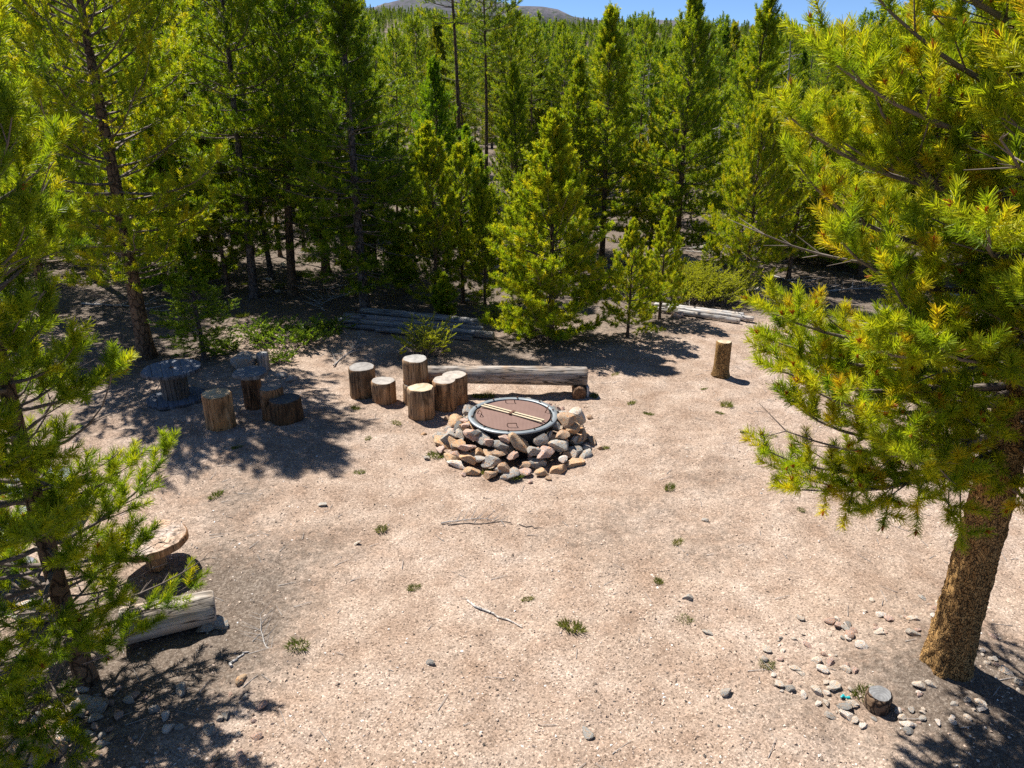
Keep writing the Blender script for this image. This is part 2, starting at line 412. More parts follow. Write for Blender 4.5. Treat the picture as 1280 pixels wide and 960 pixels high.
    needles(cr, S0, S1, nn, nl, nw, tt, nlo, nhi, tmax=.93 if buds > .1 else .8)
    if buds > 0:
        sel = NR.random(N) < buds; A = unit(S1[sel] - S0[sel]); U, W = frames(A); T = S1[sel]
        for (du, ln) in ((0, .032), (1, .02), (2, .02)):
            off = A * .0 + (U * math.cos(du * 2.1) + W * math.sin(du * 2.1)) * (.008 if du else 0)
            segs(cr, T + off - A * .004, T + off + A * ln, .0055, .0015, 4, 0, 1.0)
    return tr, cr
BRANCHWOOD = mat_simple('grey_branch_wood', (.16, .13, .11), .9, 0, .5, 30, .4, .15)
DEADWOOD = mat_simple('bleached_dead_wood', (.34, .32, .30), .9, 0, .4, 30, .4, .15)

def build_pine(name, tm, label, cat='pine tree', group=None, bark=BARK, twigm=BRANCHWOOD, loc=(0, 0, 0), color=(1, 1, 1, 1)):
    e = empty(name, loc); tag(e, label, cat, group)
    tm[0].build('trunk', [bark, twigm], e); c = tm[1].build('crown', [NEEDLE], e, smooth=False); c.color = color
    return e

cone = lambda t: (1 - t) ** .8 * (.75 + .25 * min(1, t * 6)) + .03
dome = lambda t: math.sqrt(max(0, 1 - (t * 1.02 - .12) ** 2)) * (1 - .35 * t) * (.6 + .4 * min(1, t * 5)) if t < .99 else .1
colm = lambda t: (1 - t ** 2.5) * .9 * (.6 + .4 * min(1, t * 4)) + .06

PROTO = {}
def proto(key, name, tm, bark=BARK, twigm=BRANCHWOOD): PROTO[key] = (name, tm, bark, twigm)
used = {}
def place(key, x, y, h, w=1.0, rz=0, label='', group=None, color=(1, 1, 1, 1), tilt=(0, 0), cat='pine tree'):
    name, tm, bark, twigm = PROTO[key]
    if key not in used:
        e = build_pine(name, tm, label, cat, group, bark, twigm); used[key] = (e, HN[key])
    else:
        e = copy_tree(used[key][0])
        for q in ('group',):
            if q in e: del e[q]
    tag(e, label, cat, group)
    s = h / HN[key]; e.scale = (s * w, s * w, s); e.location = (x, y, gz(x, y)); e.rotation_euler = (tilt[0], tilt[1], rz)
    for ch in e.children:
        if ch.name.startswith('crown'): ch.color = color
    return e
HN = {'dense': 3.2, 'dense2': 3.0, 'slim': 3.4, 'slim2': 3.2, 'sapling': 1.2, 'tall': 7.0, 'tall2': 7.5, 'cone': 6.5, 'cone2': 6.5, 'bare': 9.0, 'dying': 6.5, 'snag': 6.5, 'round': 4.0, 'forked': 7.0, 'dark': 6.5}
proto('dense', 'young_pine', pine(11, 3.2, .10, 1.2, cone, .2, 7, .045, e0=0, e1=50, ts=.13, nn=66, nl=.055, nw=.008, nlo=.8, nhi=1.4, gap=2.16, tint=.55, bare=.2))
proto('dense2', 'young_pine', pine(12, 3.0, .3, 1.15, cone, .23, 6, .04, e0=2, e1=55, ts=.14, nn=66, nl=.055, nw=.008, nlo=.8, nhi=1.4, gap=2.16, tint=.57))
proto('slim', 'slim_pine', pine(13, 3.4, .25, .95, colm, .25, 6, .04, e0=8, e1=55, ts=.14, nn=62, nl=.055, nw=.008, nlo=.8, nhi=1.4, gap=2.16, tint=.54))
proto('slim2', 'slim_pine', pine(14, 3.2, .6, 1.0, dome, .26, 5, .04, e0=5, e1=50, ts=.14, nn=62, nl=.055, nw=.008, nlo=.8, nhi=1.4, gap=2.16, tint=.52, low_dead=6))
proto('sapling', 'pine_sapling', pine(15, 1.2, .15, .42, colm, .15, 5, .016, e0=15, e1=60, ts=.12, sh=0.138, nn=88, nl=.065, nw=.008, nlo=.8, nhi=1.4, tint=.42))
proto('tall', 'tall_pine', pine(16, 7.0, 1.2, 1.75, colm, .34, 6, .085, e0=-12, e1=45, ts=.2, sh=0.207, nn=57, nl=.06, nw=.010, nlo=.8, nhi=1.4, gap=2.29, bare=.2, tint=.45, dead=.08, low_dead=14))
proto('tall2', 'tall_pine', pine(17, 7.5, 1.9, 1.6, dome, .36, 6, .085, e0=-15, e1=45, ts=.2, sh=0.207, nn=57, nl=.06, nw=.010, nlo=.8, nhi=1.4, gap=2.29, bare=.2, tint=.47, dead=.1, low_dead=18), BARKD)
proto('cone', 'tall_conifer', pine(18, 6.5, .6, 1.75, cone, .31, 7, .08, e0=-8, e1=50, ts=.19, sh=0.207, nn=57, nl=.06, nw=.010, nlo=.8, nhi=1.4, gap=2.29, bare=.2, tint=.45, dead=.03))
proto('cone2', 'tall_conifer', pine(19, 6.5, .9, 1.5, lambda t: cone(t) * .8 + .2 * (1 - t), .31, 7, .075, e0=-10, e1=50, ts=.19, sh=0.207, nn=57, nl=.06, nw=.010, nlo=.8, nhi=1.4, gap=2.29, bare=.2, tint=.5, dead=.04))
proto('bare', 'bare_trunk_pine', pine(20, 9.0, 5.4, 1.3, dome, .36, 5, .062, e0=-5, e1=45, ts=.2, sh=0.207, nn=53, nl=.06, nw=.010, nlo=.8, nhi=1.4, gap=2.29, bare=.2, tint=.45, low_dead=30), BARK)
proto('dying', 'dying_pine', pine(21, 6.5, 1.0, 1.4, colm, .33, 6, .075, e0=-12, e1=35, ts=.22, sh=0.172, nn=44, nl=.055, nw=.011, nlo=.8, nhi=1.4, tint=.62, tvar=.2, dead=.6, low_dead=12), BARKD, DEADWOOD)
proto('round', 'round_pine', pine(22, 4.0, .6, 1.7, dome, .25, 7, .06, e0=0, e1=50, ts=.16, sh=0.184, nn=62, nl=.058, nw=.009, nlo=.8, nhi=1.4, gap=2.16, tint=.58, low_dead=5))
proto('forked', 'forked_pine', pine(23, 7.0, 1.3, 2.0, dome, .33, 7, .11, e0=-5, e1=50, curl=45, ts=.19, sh=0.218, nn=70, nl=.06, nw=.009, nlo=.8, nhi=1.4, gap=2.16, tint=.55, tvar=.15, dead=.08, low_dead=10))
proto('dark', 'bushy_pine', pine(24, 6.5, .7, 1.35, lambda t: colm(t) * (1 - .55 * min(1, max(0, (t - .3) / .35))), .29, 7, .085, e0=-22, e1=40, ts=.18, sh=0.196, nn=62, nl=.058, nw=.009, nlo=.8, nhi=1.4, gap=2.03, tint=.36, dead=.1, low_dead=4), BARKD)

def snag_mesh(seed, H=6.5):
    rg = random.Random(seed); tr = MB()
    pts = [(.08 * math.sin(i * .7), .05 * math.cos(i), H * i / 14) for i in range(15)]; pts[0] = (0, 0, -.1)
    tube(tr, pts, [.085 * (1 - .85 * i / 14) for i in range(15)], 10, 0)
    P0 = []; P1 = []; A = []; B = []
    for i in range(70):
        z = rg.uniform(.8, H * .97); az = rg.uniform(0, 6.28); L = rg.uniform(.3, 1.0) * (1.1 - .6 * z / H); e = rg.uniform(-.5, .25)
        p = Vector((.08 * math.sin(z / H * 9.8), .05, z)); d = Vector((math.cos(e) * math.cos(az), math.cos(e) * math.sin(az), math.sin(e)))
        q = p + d * L; P0.append(p); P1.append(q); A.append(.012); B.append(.003)
        for _ in range(4):
            b = p + d * L * rg.uniform(.3, .95); P0.append(b); P1.append(b + Vector((rg.gauss(0, 1), rg.gauss(0, 1), rg.gauss(0, .6))).normalized() * L * .3); A.append(.005); B.append(.0015)
    segs(tr, P0, P1, A, B, 3, 0); return tr
def build_snag(label, group):
    e = snag_mesh(5).build('dead_tree', [DEADWOOD]); tag(e, label, 'dead tree', group); return e

# ---- hero right pine
RX, RY = gp(1180, 838)
MOUNDS.append((RX, RY, .45, .07))
def az_right(a, z):
    return 1.0
ROTR = 2.2
def sunny(a, z):
    d = (a + ROTR - math.radians(134) + PI) % (2 * PI) - PI
    if abs(d) < .5 and z < 2.7: return .25
    w = (a + ROTR) % (2 * PI)
    if z > 3.3: return .76
    if abs(w - 4.2) < .75 and z < 2.15: return .3
    return 1.12 if 3.0 < w < 4.3 else 1.0
rt_t = pine(107, 5.9, 1.42, 1.72, lambda t: (1 - t ** 3) * .95 * (.8 + .2 * min(1, t * 6)) + .06, .185, 8, .12, e0=-20, e1=45, curl=42, ts=.15, Lmax=1.42, sh=.135, nn=150, nl=.052, nw=.0034,
            tint=.58, tvar=.14, dead=.10, bare=.16, low_dead=7, ks=5, flake=.11, buds=.22, gap=2.1, both=.8, fl=.1, low_z=1.15, extra=[(q[0], math.radians(q[1]) - ROTR, q[2], q[3]) for q in ((1.55, 183, 1.35, -18), (1.85, 172, 1.35, -8), (1.95, 194, 1.35, -12), (2.2, 180, 1.42, -6), (2.3, 208, 1.3, -6), (2.5, 190, 1.42, -3), (2.7, 173, 1.45, -6), (2.75, 222, 1.4, -5), (2.95, 186, 1.5, 0), (3.2, 200, 1.45, 0), (3.3, 176, 1.4, 5), (1.6, 192, 1.25, -20), (1.5, 176, 1.25, -18), (1.7, 184, 1.3, -14), (1.75, 202, 1.2, -16), (1.95, 166, 1.3, -8), (2.1, 188, 1.35, -8), (3.6, 190, 1.35, 8), (2.35, 230, 1.3, -2))], azfun=sunny, nlo=.75, nhi=1.35, tap=.7)
rt = build_pine('pine_tree', rt_t, 'large pine with thick orange-brown trunk and golden needle tufts overhanging the clearing', bark=BARKW, loc=(RX, RY, gz(RX, RY) - .05))
rt.rotation_euler.z = ROTR
# ---- hero left pine
LX, LY = gp(108, 850)
def lfun(a, z):
    w = (a + .7 + PI) % (2 * PI) - PI
    if abs(w - 1.75) < .8 and z < 2.4: return .5
    return .5 if abs(w) < .85 and .75 < z < 1.6 else .66 if abs(w) < .85 and z < 2.7 else 1.0
lt_t = pine(202, 4.4, .34, 1.26, lambda t: (1 - t) ** .8 * (.8 + .2 * min(1, t * 8)) +   .05, .2, 7, .055, e0=-8, e1=48, curl=40, ts=.13, sh=.13, nn=140, nl=.052, nw=.0034,
            tint=.45, tvar=.13, dead=.12, bare=.28, low_dead=12, ks=5, buds=.03, gap=1.7, low_z=.6, azfun=lfun, fl=.25, nlo=.75, nhi=1.35)
lt = build_pine('pine_tree', lt_t, 'young pine with slender trunk rising over the shaded stony ground beside the round wooden stool', loc=(LX, LY, gz(LX, LY) - .03))
lt.rotation_euler.z = .7

# ---- keyed trees
TREES = []
def key(k, px, py, top=None, h=None, w=1.0, rz=None, label='', color=(1, 1, 1, 1), tilt=(0, 0), group=None, cat='pine tree'):
    x, y = gp(px, py)
    if h is None: h = z_at(top, y) - 0
    TREES.append((x, y)); return place(k, x, y, h, w, R_.uniform(0, 6.28) if rz is None else rz, label, group, color, tilt, cat)
key('dense', 688, 424, 152, w=1.0, label='dense young pine with a full bright cone behind the log bench')
key('dense2', 784, 424, 285, w=.95, label='small loose young pine with a thin bare stem foot, right of the dense cone-shaped one')
key('dense2', 824, 402, 272, w=.95, label='small bushy young pine beside the bleached poles')
key('dark', 457, 391, h=6.2, w=1.02, label='dark bushy pine standing at the upper end of the grey pole pile', color=(.75, .8, .8, 1))
key('tall', 366, 368, h=6.3, w=1.05, tilt=(0, -.05), label='tall dark pine with leaning trunk left of the bushy pine by the pole pile', color=(.75, .85, .8, 1))
key('tall2', 318, 372, h=6.6, tilt=(0, -.09), label='tall slender pine with grey leaning trunk behind the low leafy bushes', color=(.8, .85, .8, 1))
key('forked', 184, 446, h=6.6, label='wide-crowned pine with golden branch tips behind the spool table')
key('dark', 256, 452, 300, w=1.6, label='short dark pine right behind the cable spool table', color=(.8, .9, .8, 1))
key('slim', 546, 384, 165, label='slim light green pine left of the dense young pine, tallest of the thin ones')
key('slim2', 579, 378, 196, label='thin young pine with bare lower stem between two slim pines')
key('slim', 606, 380, 236, label='narrow young pine close to the left side of the dense young pine')
key('sapling', 556, 399, 350, w=1.2, label='waist-high dark pine sapling just beyond the pole pile')
key('sapling', 505, 366, 300, w=1.1, label='small pine sapling on sunny ground behind the pole pile')
key('slim2', 520, 352, 215, w=1.1, label='light green young pine behind the sapling and pole pile')
key('bare', 580, 318, h=8.6, w=.9, tilt=(0, -.035), label='tall dark bare-trunked pine rising behind the slim young pines')
key('bare', 607, 300, h=7.2, w=1.15, tilt=(.02, -.03), label='tall thin bare-trunked pine, second and greyer of the pair over the slim pines', color=(.9, .9, .9, 1))
key('cone', 843, 335, -14, w=1.0, label='tall cone-shaped conifer left of its narrower twin at the forest edge')
key('cone2', 922, 322, -12, w=1.0, label='tall narrow conifer reaching the sky right of the broader cone-shaped one')
key('cone2', 752, 326, 10, w=1.05, label='tall conifer with grey bare twigs behind the dense young pine')
key('round', 930, 368, 160, w=.82, label='round-crowned light green pine above the low juniper mat', color=(1, 1, .9, 1))
key('round', 985, 350, 150, w=.9, label='round pine partly hidden behind the large orange-trunked pine')
key('slim2', 884, 362, 300, w=1.1, label='small pine seedling rising out of the juniper mat')
key('tall', 62, 395, h=6.4, label='tall pine at the far left behind the young foreground pine')
key('tall2', 120, 352, h=7.2, label='tall pine seen between the far left pine and wide-crowned pine')
key('tall', 408, 342, h=6.8, w=1.0, label='tall pine directly behind the dark bushy pine', color=(.85, .9, .85, 1))
key('dying', 432, 335, h=6.8, w=1.0, label='half-dead pine with grey twigs above the dark bushy pine')
key('tall', 262, 335, h=7.5, label='tall pine behind the wide-crowned golden-tipped pine', color=(.8, .9, .8, 1))
key('cone', 645, 330, 85, w=.9, label='mid-size conifer peeping over the left of the dense young pine')
key('cone2', 715, 322, 70, w=.9, label='conifer peeping over the right of the dense young pine')
key('dark', 470, 345, 60, w=.8, label='narrow shaded pine at right of the dark bushy pine', color=(.9, 1, .9, 1))
key('slim', 655, 372, 215, w=1.1, label='slim pine tucked against the left of the dense young pine behind')
key('round', 1075, 345, 60, w=.9, label='broad pine behind the large pine on the right')
key('tall', 1160, 350, h=7.0, label='tall pine hidden behind the large pine crown')
key('tall2', 1250, 360, h=7.5, label='tall pine at the right frame edge behind the large pine')
key('dense2', 20, 330, 180, w=1.2, label='low young pine on the far left beyond the spool table')

for q, (px, Y, top) in enumerate(((497, 19, 40), (532, 23, 25), (640, 20, 15), (668, 24, 30), (700, 18, 45), (470, 21, 10), (790, 21, 30), (590, 26, 28), (1010, 22, 60), (965, 26, 45), (350, 17, -40), (225, 18, -60))):
    x = (px - 640) / 888 * (Y * CT + 1.2); h = z_at(top, Y); TREES.append((x, Y))
    place('bare', x, Y, h, 1.0, q * 1.3, 'thin tall pine with a long bare grey trunk deep in the forest', 'bare-trunked pines in the forest', (1, 1, .95, 1), (R_.gauss(0, .02), R_.gauss(0, .03)))
# ---- filler forest
rg = random.Random(41)
SUNKEEP = [gp(*q) for q in ((880, 380), (840, 376), (920, 382), (533, 442), (785, 400), (900, 460), (622, 398), (660, 470), (950, 400), (527, 470), (480, 480), (560, 470), (560, 440), (640, 520), (690, 440), (1000, 430))]
def blocks(x, y, h, r=1.0):
    for a, b in SUNKEEP:
        t = -(x - a) * .70 + (y - b) * .714
        if 0 < t < h / 1.48 + .3 and abs((x - a) * .714 + (y - b) * .70) < r: return True
    return False
GL = {'tall': 'tall pine in the crowded forest beyond the clearing', 'tall2': 'high-crowned pine standing deep in the forest beyond the clearing',
      'cone': 'cone-shaped conifer in the forest beyond the clearing', 'cone2': 'narrow conifer in the forest beyond the clearing',
      'slim': 'slim young pine among the forest trees beyond the clearing', 'slim2': 'thin young pine with bare stem among the forest trees',
      'dense': 'dense young pine deep in the forest undergrowth', 'round': 'rounded light green pine in the forest beyond the clearing',
      'dying': 'half-dead pine with grey twigs in the distant forest', 'bare': 'tall pine with bare lower trunk'}
cnt = 0; tries = 0
while cnt < 250 and tries < 14000:
    tries += 1
    y = 13.5 + (56 * rg.random() ** 1.35 if cnt <= 165 else 20 * rg.random()); x = rg.uniform(-.8 * y - 1, .8 * y + 1); px = 640 + 888 * x / (y * CT + 1.2)
    md = (.95 if y < 25 else 1.5) if cnt <= 165 else .7
    if any((x - a) ** 2 + (y - b) ** 2 < md * md for a, b in TREES): continue
    if y < 17 and 730 < px < 960: continue
    if y < 15 and 470 < px < 760: continue
    if y < 26 and 850 < px < 905: continue
    if px < 440: el = rg.uniform(1, 11)
    elif px > 1060: el = rg.uniform(1, 9)
    else: el = rg.uniform(-2.0, 4.9) if rg.random() < .85 else rg.uniform(4.5, 7)
    if cnt > 165: el = rg.uniform(-7, -1); y0 = y
    h = max(1.7 if cnt > 165 else 2.8, CAM_H + y * math.tan(math.radians(el))); h = min(h, 10.5) * rg.uniform(.92, 1.0)
    if blocks(x, y, h): continue
    if h < 4.2: k = rg.choice(['slim', 'slim2', 'dense', 'round', 'slim'])
    else: k = rg.choice(['tall', 'tall2', 'cone', 'cone2', 'cone2', 'round', 'dying', 'tall', 'cone'])
    g = rg.uniform(.55, 1.15); col = (g * rg.uniform(.75, 1.25), g, g * rg.uniform(.8, 1.6), 1)
    TREES.append((x, y)); cnt += 1
    place(k, x, y, h, rg.uniform(.85, 1.15), rg.uniform(0, 6.28), GL[k], k.rstrip('2') + ' trees of the forest beyond', col, (rg.gauss(0, .02), rg.gauss(0, .02)))
sn = None
for i in range(16):
    y = rg.uniform(15, 45); x = rg.uniform(-.25 * y, .42 * y)
    if any((x - a) ** 2 + (y - b) ** 2 < .6 for a, b in TREES): continue
    lab = 'grey dead standing tree with bare branches in the forest'
    if sn is None: sn = build_snag(lab, 'dead standing trees'); e = sn
    else: e = copy_tree(sn)
    h = CAM_H + y * math.tan(math.radians(rg.uniform(-1, 4.5))); s = h / 6.5
    e.location = (x, y, gz(x, y)); e.scale = (s, s, s); e.rotation_euler = (rg.gauss(0, .05), rg.gauss(0, .05), rg.uniform(0, 6.28))
    TREES.append((x, y))

# ------------------------------------------------------------------ ground sheet
def axis(lo, hi, fine, a, b, grow=1.13):
    v = list(np.arange(a, b, fine)); s = fine; x = b
    while x < hi: v.append(x); s *= grow; x += s
    v.append(hi); s = fine; x = a - fine; L = []
    while x > lo: L.append(x); s *= grow; x -= s
    L.append(lo); return np.array(L[::-1] + v)
gx = axis(-5000, 5000, .055, -5.5, 5.5); gy = axis(-300, 6000, .055, 2.4, 12.5, 1.09)
X, Y = np.meshgrid(gx, gy); Z = terr(X, Y)
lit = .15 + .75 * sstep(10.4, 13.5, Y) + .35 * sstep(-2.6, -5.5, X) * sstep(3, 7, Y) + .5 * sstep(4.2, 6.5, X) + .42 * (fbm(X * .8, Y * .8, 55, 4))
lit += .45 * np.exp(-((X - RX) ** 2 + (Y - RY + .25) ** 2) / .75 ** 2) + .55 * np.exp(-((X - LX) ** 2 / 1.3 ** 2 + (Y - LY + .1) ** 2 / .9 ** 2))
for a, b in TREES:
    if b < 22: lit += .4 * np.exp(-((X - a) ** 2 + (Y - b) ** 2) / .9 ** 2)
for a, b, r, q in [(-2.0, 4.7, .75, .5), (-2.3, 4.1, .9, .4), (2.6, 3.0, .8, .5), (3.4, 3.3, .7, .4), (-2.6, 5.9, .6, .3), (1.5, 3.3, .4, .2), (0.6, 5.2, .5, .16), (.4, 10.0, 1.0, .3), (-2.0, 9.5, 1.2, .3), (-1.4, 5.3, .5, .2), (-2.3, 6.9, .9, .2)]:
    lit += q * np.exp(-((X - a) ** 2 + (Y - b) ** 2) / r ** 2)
mb = MB(); ny, nx = X.shape
i = np.arange(ny - 1)[:, None]; j = np.arange(nx - 1)[None]
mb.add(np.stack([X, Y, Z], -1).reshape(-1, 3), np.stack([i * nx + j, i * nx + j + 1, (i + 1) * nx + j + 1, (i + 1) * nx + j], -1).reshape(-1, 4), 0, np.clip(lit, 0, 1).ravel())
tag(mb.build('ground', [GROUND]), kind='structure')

# mountain
mx = np.linspace(-3200, 3000, 90); my = np.linspace(2600, 5200, 40); X, Y = np.meshgrid(mx, my)
crest = 400 + 95 * np.exp(-((X + 330) / 480) ** 2) - .00002 * (X + 300) ** 2 + 30 * fbm(X * .0016, Y * .0016, 77, 5)
Z = -60 + np.maximum(0, crest + 60) * sstep(2600, 3900, Y) * (1 - .4 * sstep(4100, 5200, Y)) + 40 * fbm(X * .006, Y * .006, 81, 4) * sstep(2600, 3300, Y)
mb = MB(); ny, nx = X.shape; i = np.arange(ny - 1)[:, None]; j = np.arange(nx - 1)[None]
mb.add(np.stack([X, Y, Z], -1).reshape(-1, 3), np.stack([i * nx + j, i * nx + j + 1, (i + 1) * nx + j + 1, (i + 1) * nx + j], -1).reshape(-1, 4))
tag(mb.build('mountain', [mat_mountain()]), kind='structure')

# far forest (stuff): one object, trees instanced on its points
def far_tree(seed, **kw):
    a = dict(H=8.0, cb=1.0, R=1.6, prof=cone, dz=.5, nb=6, rt=.1, e0=-12, e1=45, ts=.3, sh=.3, nn=16, nl=.11, nw=.03, tint=.3, gap=1.7, tring=6, ks=3); a.update(kw)
    tr, cr = pine(seed, **a); mb = MB()
    for q in (tr, cr):
        for V, t in zip(q.v, q.t): mb.v.append(V); mb.t.append(t)
        for F, m in zip(q.f, q.m): mb.f.append(F + mb.n); mb.m.append(m * 0 + (2 if q is cr else 0) + (m if q is tr else 0))
        mb.n += q.n
    me = mb.build('far_pine', [BARKD, BRANCHWOOD, NEEDLE], smooth=False, obj=False)
    return bpy.data.objects.new('far_pine', me)
FT = [far_tree(301), far_tree(302, R=1.3, cb=2.0, tint=.22), far_tree(303, prof=dome, cb=2.6, R=1.35, dead=.25, tint=.34), far_tree(304, R=1.2, dead=.85, tint=.4, prof=colm)]
n = 9500; yy = 58 + 750 * NR.random(n) ** 1.05; xx = NR.uniform(-1, 1, n) * (.78 * yy + 15)
keep = fbm(xx * .02, yy * .012, 91, 3) > -.36; xx, yy = xx[keep], yy[keep]; zz = terr(xx, yy); n = len(xx)
me = bpy.data.meshes.new('hillside_forest'); me.vertices.add(n); me.vertices.foreach_set('co', np.stack([xx, yy, zz - .1], -1).astype(np.float32).ravel())
for nm, ty, v in (('rotz', 'FLOAT', NR.random(n) * 6.28), ('scl', 'FLOAT', NR.uniform(.6, 1.25, n)), ('pick', 'INT', NR.choice(4, n, p=[.32, .3, .26, .12]))):
    a = me.attributes.new(nm, ty, 'POINT'); a.data.foreach_set('value', v.astype(np.float32 if ty == 'FLOAT' else np.int32))
ff = bpy.data.objects.new('hillside_forest', me); COL.objects.link(ff); tag(ff, 'dense conifer forest covering the distant hillside', 'forest', kind='stuff')
ng = bpy.data.node_groups.new('forest_on_points', 'GeometryNodeTree'); ng.interface.new_socket('Geometry', in_out='INPUT', socket_type='NodeSocketGeometry'); ng.interface.new_socket('Geometry', in_out='OUTPUT', socket_type='NodeSocketGeometry')
gi = ng.nodes.new('NodeGroupInput'); go = ng.nodes.new('NodeGroupOutput'); ip = ng.nodes.new('GeometryNodeInstanceOnPoints'); jg = ng.nodes.new('GeometryNodeJoinGeometry')
for o in FT:
    q = ng.nodes.new('GeometryNodeObjectInfo'); q.inputs['Object'].default_value = o; q.inputs['As Instance'].default_value = True; ng.links.new(q.outputs['Geometry'], jg.inputs[0])
def na(nm, ty):
    q = ng.nodes.new('GeometryNodeInputNamedAttribute'); q.data_type = ty; q.inputs['Name'].default_value = nm; return q.outputs[0]
cx = ng.nodes.new('ShaderNodeCombineXYZ'); ng.links.new(na('rotz', 'FLOAT'), cx.inputs[2])
ng.links.new(gi.outputs[0], ip.inputs['Points']); ng.links.new(jg.outputs[0], ip.inputs['Instance']); ip.inputs['Pick Instance'].default_value = True
ng.links.new(na('pick', 'INT'), ip.inputs['Instance Index']); ng.links.new(cx.outputs[0], ip.inputs['Rotation']); ng.links.new(na('scl', 'FLOAT'), ip.inputs['Scale'])
ng.links.new(ip.outputs[0], go.inputs[0]); ff.modifiers.new('forest', 'NODES').node_group = ng

# ------------------------------------------------------------------ logs and stools
def log_mesh(seed, r, h, flare=.04, r_top=None, seg=44, ends=1, lobes=None, knots=0, rough=.045, side=0):
    rg = np.random.default_rng(seed); a = np.arange(seg) * 2 * PI / seg
    ph = rg.random(4) * 6.28; nz = max(8, int(h / .045)); nz = min(nz, 60)
    rt = r if r_top is None else r_top
    shape = 1 + rough * np.sin(2 * a + ph[0]) + rough * .8 * np.sin(3 * a + ph[1]) + .4 * rough * np.sin(7 * a + ph[2])
    if lobes:
        (ca, ra), (cb2, rb) = lobes
        def hit(cx, rr):
            b = np.cos(a) * cx; disc = b * b - (cx * cx - rr * rr); return np.where(disc > 0, b + np.sqrt(np.maximum(disc, 0)), 0)
        sh = np.maximum(np.maximum(hit(ca, ra), hit(cb2, rb)), .3 * r) / r
        shape = shape * sh
    V = []
    zs = np.concatenate([[0], np.linspace(.012, h - .014, nz), [h]])
    for q, z in enumerate(zs):
        t = z / h; rr = (r * (1 - t) + rt * t) * (1 + flare * math.exp(-t * 9))
        if q == 0 or q == len(zs) - 1: rr *= 1 - .012 / r if r > .05 else .9
        nn = 1 + .05 * vnoise(a * 5 * 1.0, np.full(seg, z * 3), seed) + .03 * vnoise(a * 14, np.full(seg, z * 9), seed + 4)
        V.append(np.stack([np.cos(a) * rr * shape * nn, np.sin(a) * rr * shape * nn, np.full(seg, z)], -1))
    V = np.stack(V); n = len(zs); mb = MB()
    i = np.arange(n - 1)[:, None]; j = np.arange(seg)[None]; jn = (j + 1) % seg
    mb.add(V.reshape(-1, 3), np.stack([i * seg + j, i * seg + jn, (i + 1) * seg + jn, (i + 1) * seg + j], -1).reshape(-1, 4), 0)
    for e in (0, n - 1):
        C = [V[e] * np.array([f, f, 1]) for f in (1, .7, .4)]; 
        for m_, f in zip(C[1:], (.7, .4)): m_[:, 2] += (.004 * vnoise(a * 3, np.full(seg, f * 5), seed))
        C = np.concatenate(C + [np.array([[0, 0, zs[e]]])])
        FQ = np.concatenate([np.stack([b * seg + j[0], b * seg + jn[0], (b + 1) * seg + jn[0], (b + 1) * seg + j[0]], -1) for b in (0, 1)])
        FT = np.stack([2 * seg + j[0], 2 * seg + jn[0], np.full(seg, 3 * seg)], -1)
        if e == 0: FQ = FQ[:, ::-1]; FT = FT[:, ::-1]
        base = mb.n; mb.add(C, FQ, 1); mb.f.append(FT.astype(np.int32) + base); mb.m.append(np.full(len(FT), 1, np.int32))
    return mb
def stool(name, px0, px1, ptop, pbot, label, seed, endm=ENDGREY, side=LOGSIDE, col=(1, 1, 1, 1), cat='log stool', group=None, zbase=None, pos=None, lobes=None, rz=None, tilt=(0, 0), flare=.04, r=None, h=None, rtop=None):
    cx = (px0 + px1) / 2
    if pos is None:
        x, y = gp(cx, pbot); m = ppm(cx, pbot); rr = (px1 - px0) / 2 / m if r is None else r
        y += rr * .9; x = x * (1 + rr * .9 / y)
    else: (x, y) = pos; rr = r
    if h is None: h = z_at(ptop, y) - (0 if zbase is None else zbase)
    z0 = gz(x, y) - .015 if zbase is None else zbase
    mb = log_mesh(seed, rr, h, flare, lobes=lobes, r_top=rtop); o = mb.build(name, [side, endm])
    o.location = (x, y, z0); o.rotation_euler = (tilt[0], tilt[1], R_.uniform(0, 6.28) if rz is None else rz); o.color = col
    tag(o, label, cat, group); return o, x, y, rr, h
stool('log_stool', 438, 472, 456, 499, 'tall log stool with dark knotty bark and a chipped rim, leftmost by the log bench', 31, col=(.75, .72, .7, 1), side=LOGSIDE)
stool('log_stool', 466, 496, 474, 507, 'shortest log stool, standing between the chipped one and the stacked pair', 32, col=(.95, .9, .85, 1))
o, sx, sy, sr, sh_ = stool('log_stool', 505, 537, 477, 508, 'lower log stool of the stacked pair, carrying another on top', 33)
stool('log_stool', 505, 537, 446, 0, 'grey-topped log stool standing on top of another stool', 34, pos=(sx + .01, sy), r=sr * 1.0, zbase=gz(sx, sy) - .015 + sh_ + .003, h=.31, col=(.95, .93, .9, 1))
stool('log_stool', 512, 544, 484, 526, 'front log stool with a bright freshly cut tan top near the fire pit', 35, endm=ENDWARM)
px, py = gp(561, 513); m = ppm(561, 513)
stool('log_stool', 0, 0, 0, 0, 'double log stool with a figure-eight grey top at the left end of the log bench', 36, pos=(px, py + .17), r=.16, lobes=((-.10, .145), (.10, .15)), rz=1.0, h=.37, col=(1.1, 1, .9, 1))
